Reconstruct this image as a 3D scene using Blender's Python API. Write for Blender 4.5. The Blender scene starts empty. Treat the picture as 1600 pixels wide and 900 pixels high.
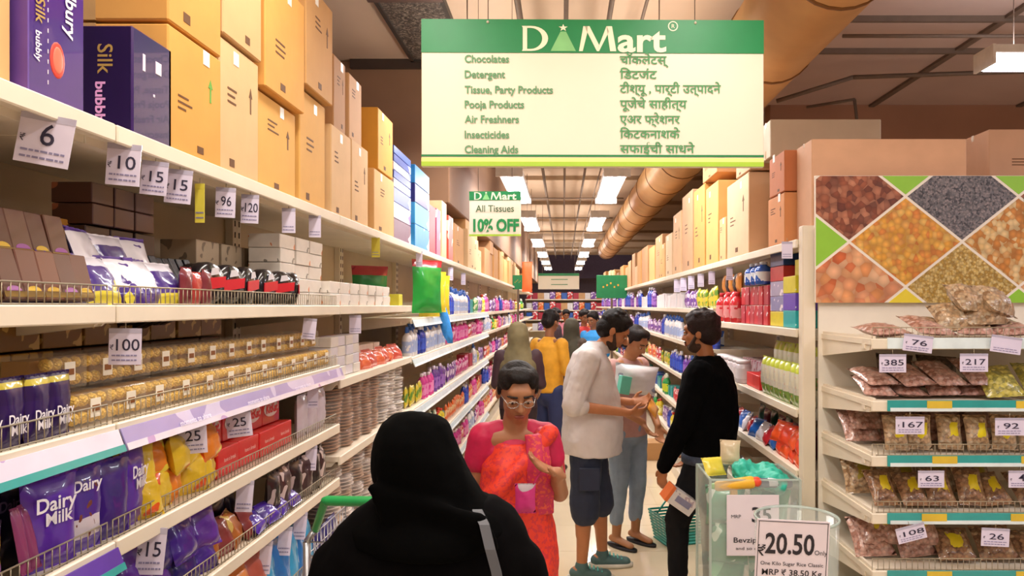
import bpy, bmesh, math, random
from mathutils import Vector, Matrix, Euler
R = random.Random(7)
C = bpy.context.scene.collection
PI = math.pi
# ------------------------------------------------------------------ camera, world, exposure, lights
sc = bpy.context.scene
cam = bpy.data.cameras.new('camera'); camo = bpy.data.objects.new('camera', cam); C.objects.link(camo)
camo.location = (0, 0, 1.7); camo.rotation_euler = (PI/2, 0, 0)
F = 1150.0
cam.sensor_width = 36; cam.lens = 36*F/1600; cam.shift_x = -80/1600; cam.shift_y = 28/1600
cam.clip_start = 0.05; cam.clip_end = 100
sc.camera = camo
wd = bpy.data.worlds.new('world'); sc.world = wd; wd.use_nodes = True
wd.node_tree.nodes['Background'].inputs[0].default_value = (1, .95, .88, 1)
wd.node_tree.nodes['Background'].inputs[1].default_value = .3
sc.view_settings.view_transform = 'Standard'; sc.view_settings.look = 'None'
sc.view_settings.exposure = 0.04; sc.view_settings.gamma = 1.0
LAMP_W = 30.0                                  # watts of each ceiling tube fitting

def lamp(name, loc, sx, sy, watts, col=(1, .93, .84)):
    l = bpy.data.lights.new(name, 'AREA'); l.shape = 'RECTANGLE'; l.size = sx; l.size_y = sy; l.energy = watts; l.color = col
    o = bpy.data.objects.new(name, l); C.objects.link(o); o.location = loc
    u = l.copy(); u.energy = watts*.42; q = bpy.data.objects.new(name, u); C.objects.link(q); q.location = (loc[0], loc[1], loc[2]+.14); q.rotation_euler = (PI, 0, 0)   # added upward lamp over the closed housing, brightens the ceiling
    return o
LIGHT_Z = 3.2
TUBES = [(sx*.60, y) for y in (-2.2, 1.6, 5.4, 9.25, 13.05, 16.9, 20.7, 24.5, 28.3) for sx in (-1, 1)]
for x, y in TUBES:
    lamp('tube_light', (x, y, LIGHT_Z-.075), .24, 2.1, LAMP_W)
SIDE = [(3.22, 4.45), (3.1, 1.4), (3.1, -1.6), (5.5, 4.45), (5.5, .5), (-3.2, 1.0), (-3.2, -1.8)]
for x, y in SIDE:
    lamp('tube_light', (x, y, LIGHT_Z-.075), 1.2, .16, LAMP_W*1.0, (.86, .88, 1))

# ------------------------------------------------------------------ helpers
def P(px, py, Y):                              # a pixel of the photo at depth Y as X, Z in the room
    return (px-880)*Y/F, 1.7+(478-py)*Y/F
def lin(c): c /= 255; return c/12.92 if c <= .04045 else ((c+.055)/1.055)**2.4
def rgb(h): h = h.lstrip('#'); return tuple(lin(int(h[i:i+2], 16)) for i in (0, 2, 4))+(1,)
_m = {}
def M(h, rough=.55, metal=0, var=.10, scale=14, bump=0, bscale=60, alpha=1, emit=0, coat=0, accent=None, acc_t=.6, acc_s=9, bands=None, spec=.5, trans=0, vor=None):
    key = (h, rough, metal, var, scale, bump, bscale, alpha, emit, coat, accent, acc_t, acc_s, tuple(bands) if bands else None, spec, trans, vor)
    if key in _m: return _m[key]
    m = bpy.data.materials.new('mat_'+h.strip('#')); m.use_nodes = True; _m[key] = m
    nt = m.node_tree; N = nt.nodes; L = nt.links; b = N['Principled BSDF']
    tc = N.new('ShaderNodeTexCoord')
    nz = N.new('ShaderNodeTexNoise'); nz.inputs['Scale'].default_value = scale; nz.inputs['Detail'].default_value = 3
    L.new(tc.outputs['Object'], nz.inputs['Vector'])
    if bands:                                  # printed bands up the packet: [(height 0..1, colour)...]
        sp = N.new('ShaderNodeSeparateXYZ'); L.new(tc.outputs['Generated'], sp.inputs[0])
        cr = N.new('ShaderNodeValToRGB'); cr.color_ramp.interpolation = 'CONSTANT'
        e = cr.color_ramp.elements
        e[0].position = 0; e[0].color = rgb(bands[0][1]); e.remove(e[1])
        for p, c in bands[1:]: q = e.new(p); q.color = rgb(c)
        L.new(sp.outputs[2], cr.inputs[0]); col = cr.outputs[0]
    else:
        rg = N.new('ShaderNodeRGB'); rg.outputs[0].default_value = rgb(h); col = rg.outputs[0]
    if vor:
        vt = N.new('ShaderNodeTexVoronoi'); vt.inputs['Scale'].default_value = vor[0]; L.new(tc.outputs['Object'], vt.inputs['Vector'])
        c2 = N.new('ShaderNodeValToRGB'); e = c2.color_ramp.elements; e[0].position = 0; e[0].color = rgb(vor[1]); e[1].position = 1; e[1].color = rgb(vor[-1])
        for i, c in enumerate(vor[2:-1]): q = e.new((i+1)/(len(vor)-2)); q.color = rgb(c)
        s2 = N.new('ShaderNodeSeparateColor'); L.new(vt.outputs['Color'], s2.inputs[0]); L.new(s2.outputs[0], c2.inputs[0]); col = c2.outputs[0]
        mx = N.new('ShaderNodeMix'); mx.data_type = 'RGBA'; mx.blend_type = 'MULTIPLY'; mx.inputs[0].default_value = .55
        r2 = N.new('ShaderNodeMapRange'); r2.inputs[1].default_value = 0; r2.inputs[2].default_value = .75; r2.inputs[3].default_value = 1; r2.inputs[4].default_value = .25
        L.new(vt.outputs['Distance'], r2.inputs[0]); L.new(col, mx.inputs[6]); L.new(r2.outputs[0], mx.inputs[7]); col = mx.outputs[2]
    if accent:
        n2 = N.new('ShaderNodeTexNoise'); n2.inputs['Scale'].default_value = acc_s; n2.inputs['Detail'].default_value = 1
        L.new(tc.outputs['Generated'] if bands else tc.outputs['Object'], n2.inputs['Vector'])
        if bands: n2.inputs['Scale'].default_value = acc_s*.5
        gt = N.new('ShaderNodeMath'); gt.operation = 'GREATER_THAN'; gt.inputs[1].default_value = acc_t; L.new(n2.outputs[0], gt.inputs[0])
        mx = N.new('ShaderNodeMix'); mx.data_type = 'RGBA'; L.new(gt.outputs[0], mx.inputs[0]); L.new(col, mx.inputs[6]); mx.inputs[7].default_value = rgb(accent); col = mx.outputs[2]
    mr = N.new('ShaderNodeMapRange'); mr.inputs[1].default_value = .25; mr.inputs[2].default_value = .75; mr.inputs[3].default_value = 1-var; mr.inputs[4].default_value = 1+var
    L.new(nz.outputs[0], mr.inputs[0])
    vm = N.new('ShaderNodeVectorMath'); vm.operation = 'SCALE'; L.new(col, vm.inputs[0]); L.new(mr.outputs[0], vm.inputs[3])
    L.new(vm.outputs[0], b.inputs['Base Color'])
    b.inputs['Roughness'].default_value = rough; b.inputs['Metallic'].default_value = metal; b.inputs['Alpha'].default_value = alpha
    b.inputs['Coat Weight'].default_value = coat; b.inputs['Specular IOR Level'].default_value = spec
    if trans: b.inputs['Transmission Weight'].default_value = trans
    if emit: L.new(vm.outputs[0], b.inputs['Emission Color']); b.inputs['Emission Strength'].default_value = emit
    if bump:
        n3 = N.new('ShaderNodeTexNoise'); n3.inputs['Scale'].default_value = bscale; L.new(tc.outputs['Object'], n3.inputs['Vector'])
        bp = N.new('ShaderNodeBump'); bp.inputs['Strength'].default_value = bump; bp.inputs['Distance'].default_value = .01
        L.new(n3.outputs[0], bp.inputs['Height']); L.new(bp.outputs[0], b.inputs['Normal'])
    return m

def tag(o, label=None, cat=None, group=None, kind=None):
    if label: o['label'] = label
    if cat: o['category'] = cat
    if group: o['group'] = group
    if kind: o['kind'] = kind
    return o

_font = {}
def text_geo(s, off=0.0):
    k = (s, off)
    if k not in _font:
        c = bpy.data.curves.new('t', 'FONT'); c.body = s; c.offset = off; c.resolution_u = 3; c.align_x = 'CENTER'; c.space_line = 1.0
        o = bpy.data.objects.new('t', c); me = bpy.data.meshes.new_from_object(o)
        vs = [v.co.copy() for v in me.vertices]; fs = [tuple(p.vertices) for p in me.polygons]
        bpy.data.objects.remove(o); bpy.data.curves.remove(c); bpy.data.meshes.remove(me)
        x0 = min(v.x for v in vs); x1 = max(v.x for v in vs)
        _font[k] = (vs, fs, x0, x1)
    return _font[k]

class B:
    """Collects simple solids and makes ONE mesh of them."""
    def __init__(s): s.v = []; s.f = []; s.mi = []; s.sm = []; s.mats = []
    def _m(s, m):
        if m not in s.mats: s.mats.append(m)
        return s.mats.index(m)
    def add(s, vs, fs, m, smooth=False, X=None):
        n = len(s.v); i = s._m(m)
        s.v += [tuple(X @ Vector(v)) for v in vs] if X else [tuple(v) for v in vs]
        s.f += [tuple(n+k for k in f) for f in fs]; s.mi += [i]*len(fs); s.sm += [smooth]*len(fs)
        return s
    def box(s, x0, x1, y0, y1, z0, z1, m, bev=0, X=None):
        lo = (min(x0, x1), min(y0, y1), min(z0, z1)); hi = (max(x0, x1), max(y0, y1), max(z0, z1))
        if bev <= 0:
            vs = [(a, b, c) for a in (lo[0], hi[0]) for b in (lo[1], hi[1]) for c in (lo[2], hi[2])]
            return s.add(vs, [(0, 1, 3, 2), (4, 6, 7, 5), (0, 4, 5, 1), (2, 3, 7, 6), (0, 2, 6, 4), (1, 5, 7, 3)], m, X=X)
        bev = min(bev, *( (hi[i]-lo[i])*.45 for i in range(3)))
        vs = []
        def idx(c, a): return c*3+a
        for c in range(8):
            sg = ((c >> 2) & 1, (c >> 1) & 1, c & 1)
            for a in range(3):
                vs.append(tuple((hi[i] if sg[i] else lo[i]) if i == a else ((hi[i]-bev) if sg[i] else (lo[i]+bev)) for i in range(3)))
        fs = []
        bit = (4, 2, 1)
        for a in range(3):
            b, c = [q for q in range(3) if q != a]
            for sg in (0, 1):
                base = bit[a] if sg else 0
                cs = [base, base | bit[b], base | bit[b] | bit[c], base | bit[c]]
                fs.append(tuple(idx(q, a) for q in cs))
        for e in range(3):
            a, b = [q for q in range(3) if q != e]
            for sa in (0, 1):
                for sb in (0, 1):
                    c0 = (bit[a] if sa else 0) | (bit[b] if sb else 0); c1 = c0 | bit[e]
                    fs.append((idx(c0, a), idx(c1, a), idx(c1, b), idx(c0, b)))
        for c in range(8): fs.append((idx(c, 0), idx(c, 1), idx(c, 2)))
        return s.add(vs, fs, m, X=X)
    def loft(s, rings, m, smooth=True, n=None, caps=True, X=None):
        n = n or len(rings[0]); vs = [p for r in rings for p in r]; fs = []
        for k in range(len(rings)-1):
            for i in range(n):
                a = k*n+i; b = k*n+(i+1) % n
                fs.append((a, b, b+n, a+n))
        if caps: fs.append(tuple(range(n))[::-1]); fs.append(tuple((len(rings)-1)*n+i for i in range(n)))
        return s.add(vs, fs, m, smooth, X)
    def lathe(s, prof, m, c=(0, 0, 0), n=12, smooth=True, X=None, caps=True):
        return s.loft([[(c[0]+r*math.cos(2*PI*i/n), c[1]+r*math.sin(2*PI*i/n), c[2]+z) for i in range(n)] for r, z in prof], m, smooth, X=X, caps=caps)
    def ovals(s, secs, m, n=20, X=None, lobes=0, amp=0):   # secs: (cx, cy, z, rx, ry)
        rs = []
        for cx, cy, z, rx, ry in secs:
            rs.append([(cx+rx*math.cos(2*PI*i/n)*(1+amp*math.cos(lobes*2*PI*i/n)), cy+ry*math.sin(2*PI*i/n)*(1+amp*math.cos(lobes*2*PI*i/n)), z) for i in range(n)])
        return s.loft(rs, m, X=X)
    def cap(s, p0, p1, r0, r1, m, n=12, q=3, sq=(1, 1), up=None):      # tapered capsule
        p0 = Vector(p0); p1 = Vector(p1); d = (p1-p0); L = d.length or 1e-6; d = d/L
        a = Vector(up) if up else (Vector((0, 0, 1)) if abs(d.z) < .8 else Vector((0, 1, 0)))
        u = d.cross(a).normalized(); w = d.cross(u).normalized()
        rings = []
        def ring(c, r): rings.append([tuple(c+u*(r*sq[0]*math.cos(2*PI*i/n))+w*(r*sq[1]*math.sin(2*PI*i/n))) for i in range(n)])
        for k in range(q): t = (k+.35)/(q)*PI/2; ring(p0-d*(r0*math.cos(t)), r0*math.sin(t))
        ring(p0, r0); ring(p1, r1)
        for k in range(q)[::-1]: t = (k+.35)/(q)*PI/2; ring(p1+d*(r1*math.cos(t)), r1*math.sin(t))
        return s.loft(rings, m)
    def tube(s, pts, r, m, n=6):
        for a, b in zip(pts, pts[1:]):
            a = Vector(a); b = Vector(b); d = (b-a).normalized()
            u = d.cross(Vector((0, 0, 1)) if abs(d.z) < .9 else Vector((0, 1, 0))).normalized(); w = d.cross(u)
            s.loft([[tuple(c+u*(r*math.cos(2*PI*i/n))+w*(r*math.sin(2*PI*i/n))) for i in range(n)] for c in (a, b)], m)
        return s
    def ell(s, c, r, m, n=12, X=None):
        k = n//2; rings = []
        for j in range(k+1):
            t = PI*(j+.02)/(k+.04); rings.append([(c[0]+r[0]*math.sin(t)*math.cos(2*PI*i/n), c[1]+r[1]*math.sin(t)*math.sin(2*PI*i/n), c[2]-r[2]*math.cos(t)) for i in range(n)])
        return s.loft(rings, m, X=X)
    def poly(s, pts, m, t=.002, X=None):      # flat outline in x, z; front at y=0, thickness back to +t
        n = len(pts); vs = [(x, 0, z) for x, z in pts]+[(x, t, z) for x, z in pts]
        fs = [tuple(range(n)), tuple(range(2*n-1, n-1, -1))]+[(i, (i+1) % n, n+(i+1) % n, n+i) for i in range(n)]
        return s.add(vs, fs, m, X=X)
    def text(s, t, x, y, z, size, m, off=0.0, fit=None, X=None, left=False, rot=0, sx=1):
        vs, fs, x0, x1 = text_geo(t, off); k = size*sx
        if fit: k = fit/(x1-x0)
        ox = -x0*k if left else 0
        A = Matrix.Translation((x, y, z)) @ Matrix.Rotation(rot, 4, 'Y')
        if X: A = X @ A
        return s.add([(v.x*k+ox, 0, v.y*size) for v in vs], fs, m, X=A)
    def pouch(s, w, h, t, m, seal=None, X=None, seed=1, nx=8, nz=10, bulge=.42):
        r = random.Random(seed); vs = []; ph = [r.uniform(0, 6) for _ in range(4)]
        for side in (-1, 1):
            for j in range(nz+1):
                v = 2*j/nz-1
                for i in range(nx+1):
                    u = 2*i/nx-1
                    q = max(0, 1-abs(u)**2.6)**.6*max(0, 1-abs(v)**3.2)**.6
                    wr = .10*math.sin(u*5+ph[0]+v*3)+.08*math.sin(v*9+ph[1]+u*4)+.06*math.sin(u*11+ph[2])
                    hw = w/2*(1-.07*(1-v*v)*abs(u))
                    vs.append((u*hw, side*t*bulge*q*(1+wr*(1.2 if side < 0 else .6)), (v+1)/2*h+.006*h*math.sin(u*7+ph[3])*abs(v)))
        W = nx+1; S = W*(nz+1); fs = []
        for j in range(nz):
            for i in range(nx):
                a = j*W+i; fs.append((a, a+1, a+1+W, a+W)); a += S; fs.append((a, a+W, a+1+W, a+1))
        s.add(vs, fs, m, True, X)
        sm = seal or m; e = h*.05
        for z0, z1 in ((-e*.6, e*.4), (h-e*.4, h+e*.6)):
            k = 10; a = [(-w/2+w*i/k, (.0012 if i % 2 else -.0012), z0) for i in range(k+1)]; b = [(x, y, z1) for x, y, _ in a]
            s.add(a+b+[(x, y+.001, z) for x, y, z in a+b], [(i, i+1, k+2+i, k+1+i) for i in range(k)]+[(2*(k+1)+i, 3*(k+1)+i, 3*(k+1)+i+1, 2*(k+1)+i+1) for i in range(k)], sm, X=X)
        return s
    def mesh(s, name, weld=False):
        me = bpy.data.meshes.new(name); me.from_pydata(s.v, [], s.f)
        for m in s.mats: me.materials.append(m)
        me.polygons.foreach_set('material_index', s.mi); me.polygons.foreach_set('use_smooth', s.sm)
        bm = bmesh.new(); bm.from_mesh(me); bmesh.ops.recalc_face_normals(bm, faces=bm.faces); bm.to_mesh(me); bm.free()
        me.update(); return me
    def obj(s, name, parent=None, loc=None, rot=None):
        o = bpy.data.objects.new(name, s.mesh(name)); C.objects.link(o)
        if parent: o.parent = parent
        if loc: o.location = loc
        if rot: o.rotation_euler = rot
        return o
def structure(name, b): return tag(b.obj(name), kind='structure')
def empty(name, loc, rz=0, label=None, cat=None, group=None, scale=None):
    o = bpy.data.objects.new(name, None); o.empty_display_size = .05; C.objects.link(o); o.location = loc
    o.rotation_euler = rz if isinstance(rz, (tuple, Euler)) else (0, 0, rz)
    if scale: o.scale = (scale,)*3
    return tag(o, label, cat, group)
# a kind of product: a list of (part name, mesh, [sub-parts]); one entry alone is a one-mesh thing
def spawn(proto, name, loc, rot=0, label=None, cat=None, group=None, scale=None):
    rot = rot if isinstance(rot, (tuple, Euler)) else (0, 0, rot)
    if len(proto) == 1 and not proto[0][2]:
        o = bpy.data.objects.new(name, proto[0][1]); C.objects.link(o); o.location = loc; o.rotation_euler = rot
        if scale: o.scale = scale if isinstance(scale, tuple) else (scale,)*3
        return tag(o, label, cat, group)
    r = empty(name, loc, rot, label, cat, group)
    if scale: r.scale = scale if isinstance(scale, tuple) else (scale,)*3
    for n, me, subs in proto:
        o = bpy.data.objects.new(n, me); C.objects.link(o); o.parent = r
        for e in subs:
            q = bpy.data.objects.new(e[0], e[1]); C.objects.link(q); q.parent = o
            if len(e) > 2: q.location = e[2]
    return r
_p = {}
def proto(key, fn):
    if key not in _p: _p[key] = fn()
    return _p[key]
ORD = 'first second third fourth fifth sixth seventh eighth ninth tenth eleventh twelfth thirteenth fourteenth fifteenth sixteenth seventeenth eighteenth nineteenth twentieth'.split()
TEN = {2: 'twenty', 3: 'thirty', 4: 'forty', 5: 'fifty', 6: 'sixty', 7: 'seventy'}
def nth(i):                                    # i from 0
    if i < 20: return ORD[i]
    t, u = divmod(i+1, 10); return TEN[t]+('-'+ORD[u-1] if u else 'th').replace('tyth', 'tieth')

# ------------------------------------------------------------------ the room
CREAM = M('#E3D3B8', .5, var=.04, scale=5)
SHELF = M('#E6DAC6', .42, var=.05, scale=6)
BACKP = M('#CDB997', .6, var=.06, scale=4)
CEIL = M('#B89E86', .8, var=.10, scale=1.2, bump=.1, bscale=9)
CEILR = M('#BCA294', .8, var=.08, scale=1.5)  # greyer pink: cool light on this side of the ceiling put into the colour
BROWN = M('#86644A', .8, var=.1, scale=2)
PINKBR = M('#A0745A', .8, var=.1, scale=2)
DARK = M('#3A2A20', .7)
GREYP = M('#6D5A4B', .6)
b = B(); b.box(-7, 8, -4, 34, -.1, 0, M('#E8D6B6', .12, var=.05, scale=2.5, coat=.3))
fl = structure('floor', b)
tl = B()
for k in range(58): tl.box(-7, 8, -3.9+k*.6, -3.897+k*.6, 0, .0006, M('#B59C78', .5))
for k in range(26): tl.box(-7+k*.6, -6.997+k*.6, -4, 34, 0, .0006, M('#B59C78', .5))
o = tl.obj('tile_joints', fl); o['kind'] = 'stuff'
b = B(); b.box(-7, 8, -4, 34, 3.9, 4.0, CEIL); structure('ceiling', b)
b = B(); b.box(-7.1, -7, -4, 34, 0, 3.9, PINKBR); structure('wall_left', b)
b = B(); b.box(8, 8.1, -4, 34, 0, 3.9, PINKBR); structure('wall_right', b)
b = B(); b.box(-7, 8, 34, 34.1, 0, 3.9, M('#7A6A78', .8)); structure('wall_back', b)
b = B(); b.box(-7, 8, -4.1, -4, 0, 3.9, M('#C9B79C', .8)); structure('wall_front', b)
b = B(); b.box(2.25, 8, 8.0, 8.2, 0, 3.9, PINKBR); structure('wall_partition', b)
b = B(); b.box(-3.5, -1.02, 6.6, 30, 2.62, 3.9, BROWN, .01); structure('trim_1', b)       # bulkhead over the racks
b = B(); b.box(-1.9, -1.02, 6.55, 6.6, 3.82, 3.9, DARK); structure('trim_2', b)
# panelled ceiling beside the duct: joints and battens
for i, x in enumerate((1.74, 3.35, 4.95)):
    b = B(); b.box(x-.03, x+.03, 2.0, 8.0, 3.86, 3.9, GREYP); structure('trim_%d' % (3+i), b)
for i, y in enumerate((6.25, 5.55, 4.2)):
    b = B(); b.box(1.9, 8, y-.015, y+.015, 3.84, 3.9, GREYP); structure('trim_%d' % (6+i), b)
b = B(); b.box(2.0, 8, 2.0, 8.0, 3.885, 3.899, CEILR); structure('trim_9', b)
for i, y in enumerate((9.5, 12.5, 15.5, 18.5, 21.5, 24.5, 27.5, 30.5)):
    b = B(); b.box(-1.0, 4, y-.05, y+.05, 3.83, 3.9, M('#AE9478', .8)); structure('trim_%d' % (10+i), b)
for i, y in enumerate((1.2, 3.4)):
    b = B(); b.box(-6.9, 1.2, y-.1, y+.1, 3.8, 3.9, M('#A88458', .8)); structure('trim_%d' % (18+i), b)
b = B(); b.box(-7, 8, 31.8, 32, 2.9, 3.9, M('#5F5470', .8)); structure('trim_20', b)

# round duct with joint rings
DX, DZ, DR = 1.36, 3.44, .285
DUCT = M('#C89A66', .4, metal=.15, var=.12, scale=3)
duct = empty('air_duct', (DX, 0, DZ), 0, 'big round orange-tinted metal air duct running along the ceiling', 'duct')
b = B(); ys = [(-3, DR), (22.5, DR), (23.2, DR*.95), (23.7, DR*.78), (24, DR*.5), (24.1, .05)]
b.loft([[(r*math.cos(2*PI*i/28), y, r*math.sin(2*PI*i/28)) for i in range(28)] for y, r in ys], DUCT); b.obj('duct_body', duct)
b = B(); RING = M('#7C5226', .5, metal=.3)
b.loft([[(r*math.cos(2*PI*i/28), y, r*math.sin(2*PI*i/28)) for i in range(28)] for y, r in ((-.012, DR+.001), (-.012, DR+.008), (.012, DR+.008), (.012, DR+.001))], RING)
ringm = b.mesh('joint_ring')
for k in range(19):
    q = bpy.data.objects.new('joint_ring', ringm); C.objects.link(q); q.parent = duct; q.location = (0, 1.2+k*1.2, 0)
bm_ = B(); bm_.box(-.012, .012, -.012, .012, DR-.01, 3.9-DZ, DARK); hm = bm_.mesh('hanger_strap')
for k in range(6):
    q = bpy.data.objects.new('hanger_strap', hm); C.objects.link(q); q.parent = duct; q.location = (0, 2+k*4, 0)

# conduits under the ceiling
def pipe(pts, r, label, m=GREYP):
    return tag(B().tube(pts, r, m).obj('ceiling_pipe'), label, 'pipe')
for i, x in enumerate((-.30, .02, .32, .55)):
    pipe([(x, 3, 3.7), (x, 31, 3.7)], (.022, .016, .018, .012)[i], nth(i)+' thin grey conduit, counted from the chocolate racks, along the aisle ceiling')
for i, y in enumerate((7.4, 10.4, 13.4, 16.4, 19.4)):
    pipe([(-1, y, 3.66), (1.1, y, 3.66)], .014, nth(i)+' thin pipe crossing the aisle ceiling, counted from the big sign')
pipe([(2.0, 6.9, 3.62), (2.6, 6.6, 3.75), (6, 6.2, 3.75)], .02, 'thin bent pipe crossing the panelled ceiling beside the duct')
pipe([(2.05, 5.4, 3.68), (5, 5.4, 3.68)], .014, 'thin straight pipe in front of the wall tube light')
pipe([(2.55, 7.7, 3.78), (2.85, 7.2, 3.72), (3.1, 7.6, 3.0)], .015, 'angled hanging rod over the tall cartons by the partition wall')

# vent grille near the first sign
v = empty('ceiling_vent', (-1.09, 5.7, 3.86), 0, 'dark grey perforated air vent in the ceiling beside the big sign', 'vent')
b = B(); b.box(-.22, .22, -.8, .75, 0, .03, M('#4A4038', .6, vor=(70, '#8a7c70', '#55493f', '#2c241e'))); b.obj('grille', v)
b = B()
for x0, x1, y0, y1 in ((-.25, -.22, -.83, .78), (.22, .25, -.83, .78), (-.25, .25, -.83, -.8), (-.25, .25, .75, .78)): b.box(x0, x1, y0, y1, -.015, .035, M('#2E2722', .5))
b.obj('frame', v)
b = B(); b.box(-1.3, -.8, 4.75, 4.9, 3.72, 3.9, M('#4B3328', .7)); tag(b.obj('cable_tray'), 'short dark brown cable tray above the vent near the big sign', 'tray')

# tube fittings
WHITEM = M('#D9D6D0', .5)
tb = B(); tb.box(-.14, .14, -1.07, 1.07, 0, .05, WHITEM, .006); tb.box(-.15, .15, -1.1, -1.07, -.065, .05, WHITEM); tb.box(-.15, .15, 1.07, 1.1, -.065, .05, WHITEM); hous = tb.mesh('housing')
tt = B(); TUBEM = M('#F4F6FF', .3, var=0, emit=14)
for x in (-.07, .07): tt.cap((x, -1.05, -.035), (x, 1.05, -.035), .032, .032, TUBEM, n=10)
tubm = tt.mesh('tube')
rd = B(); rd.tube([(0, -.8, .05), (0, -.8, .7)], .004, GREYP); rd.tube([(0, .8, .05), (0, .8, .7)], .004, GREYP); rodm = rd.mesh('hanging_rod')
TF = [('housing', hous, []), ('tube', tubm, []), ('hanging_rod', rodm, [])]
rows_ = {}
for x, y in TUBES:
    if y < 5: continue
    s = 'chocolate' if x < 0 else 'duct'; k = rows_.get(s, 0); rows_[s] = k+1
    spawn(TF, 'tube_light', (x, y, LIGHT_Z), 0, nth(k)+' hanging twin tube light from the big sign, row on the %s side' % s, 'ceiling light', 'tube lights over the aisle')
o = spawn(TF, 'tube_light', (3.22, 4.45, LIGHT_Z), PI/2, 'bluish white tube light glaring beside the duct over the next aisle', 'ceiling light', scale=(.7, .62, 1))

# ------------------------------------------------------------------ signs
GREEN = M('#0F7F45', .45, var=.05); CRM = M('#E4DDC8', .5, var=.03, scale=3); LIME = M('#A8CE3C', .5, var=.04); YEL = M('#EDE98A', .5, var=.03)
TXG = M('#5C9468', .6); TXC = M('#F0E8CB', .5, var=.03, scale=3)
def stroke_logo(b, x, z, h, y, m, cone):       # the D and the cone with a star, then Mart
    k = h; A = Matrix.Translation((x, y, z))
    def arc(cx, cz, rx, rz, a0, a1, n): return [(cx+rx*math.cos(a0+(a1-a0)*i/n), cz+rz*math.sin(a0+(a1-a0)*i/n)) for i in range(n+1)]
    def sx(pts): return [(p[0]*k*1.235, p[1]*k) for p in pts]
    b.poly(sx([(0, 0), (.2, 0), (.17, .06), (.17, .94), (.2, 1), (0, 1), (.03, .94), (.03, .06)]), m, .001, A)
    o_ = arc(.3, .5, .55, .5, -PI/2, PI/2, 14); i_ = arc(.28, .5, .38, .42, PI/2, -PI/2, 14)
    n = len(o_); q = [(.15, 0)]+o_+[(.15, 1)]; r = [(.15, .08)]+i_[::-1]+[(.15, .92)]
    vs = [(a*k*1.235, 0, c*k) for a, c in q]+[(a*k*1.235, 0, c*k) for a, c in r]; L_ = len(q)
    b.add(vs, [(i, i+1, L_+i+1, L_+i) for i in range(L_-1)], m, X=A)
    b.poly(sx([(.93, 0), (1.75, 0), (1.43, .78), (1.25, .78)]), cone, .001, A)
    st = [(1.34+(.15 if i % 2 == 0 else .06)*math.sin(i*PI/5), .93+(.15 if i % 2 == 0 else .06)*math.cos(i*PI/5)) for i in range(10)]
    b.poly(sx(st), m, .001, A)
    M_ = [(1.85, 0), (2.03, 0), (2.12, .72), (2.42, 0), (2.48, 0), (2.78, .72), (2.84, 0), (3.05, 0), (2.93, 1), (2.76, 1), (2.46, .3), (2.18, 1), (1.99, 1)]
    for qd in ([(1.85, 0), (1.97, 0), (2.12, .75), (2.14, 1), (1.99, 1)], [(2.02, 1), (2.19, 1), (2.5, .25), (2.43, 0)], [(2.43, 0), (2.5, 0), (2.83, .8), (2.74, 1)], [(2.74, 1), (2.92, 1), (3.06, 0), (2.86, 0)]):
        b.poly(sx(qd), m, .001, A)
    vs_, fs_, x0, x1 = text_geo('art', .025); kk = 1.95*k/(x1-x0)
    b.add([(3.83*k+(v.x-x0)*kk, -.0003, v.y*k*1.35) for v in vs_], fs_, m, X=A)

SY = 3.0
def sgn(px, py): return P(px, py, SY)
x0, z0 = sgn(659, 261); x1, z1 = sgn(1194, 31)
sg = empty('aisle_sign', ((x0+x1)/2, SY, z1), math.radians(.6), 'large hanging green and cream aisle sign listing products in two languages', 'sign')
W = x1-x0; H = z1-z0; u = SY/F
b = B(); b.box(-W/2, W/2, 0, .02, -H, 0, CRM, .002); b.obj('panel', sg)
b = B(); b.box(-W/2, W/2, -.003, .0, -52*u, 0, GREEN); b.obj('header', sg)
b = B(); b.box(-W/2, W/2, -.003, 0, -(214)*u, -(211)*u, GREEN); b.box(-W/2, W/2, -.003, 0, -229*u, -222*u, LIME); b.box(-W/2, W/2, -.003, 0, -222*u, -216*u, YEL); b.obj('stripe', sg)
b = B(); stroke_logo(b, (815-926)*u, -49.5*u, 39*u, -.0045, TXC, M('#7FBF7A', .5)); 
cx = (1051-926)*u; cz = -(41-31)*u
b.loft([[(cx+r*u*math.cos(2*PI*i/20), -.0045, cz+r*u*math.sin(2*PI*i/20)) for i in range(20)] for r in (6.3, 7.8)], TXC, caps=False); b.text('R', cx, -.0045, cz-3*u, 9*u, TXC)
b.obj('logo', sg)
b = B()
for t, y in (('Chocolates', 95), ('Detergent', 119), ('Tissue, Party Products', 143), ('Pooja Products', 166), ('Air Freshners', 189), ('Insecticides', 213), ('Cleaning Aids', 236)):
    b.text(t, (726-926)*u, -.004, -(y-31+3.5)*u, 16.5*u, TXG, off=.022, left=True, sx=.92)
    b.obj('text_line', sg); b = B()
TXH = M('#4A8F58', .6)
for t, y, w in (('चॉकलेटस्', 94, 76), ('डिटर्जंट', 117, 58), ('टीश्यू , पार्टी उत्पादने', 139, 158), ('पूजेचे साहीत्य', 163, 105), ('एअर फ्रेशनर', 187, 94), ('किटकनाशके', 210, 94), ('सफाईची साधने', 233, 117)):
    if t == 'किटकनाशके': t = 'िकटकनाशके'
    if t == 'डिटर्जंट': t = 'िडटजंट'
    vs_, fs_, a0, a1 = text_geo(t, .015); k = w*u/(a1-a0)
    b = B(); b.add([((968-926)*u+(v.x-a0)*k, -.004, -(y-31+6)*u+v.y*19*u) for v in vs_], fs_, TXH); b.obj('text_line', sg)
b = B()
for x in (-W/2+.27, W/2-.28):
    b.tube([(x, .01, -.01), (x, .01, 3.9-z1)], .002, GREYP); b.cap((x, -.004, -.012), (x, .022, -.012), .006, .006, M('#C9C2B0', .4), n=8)
b.obj('hanging_wire', sg)

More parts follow.
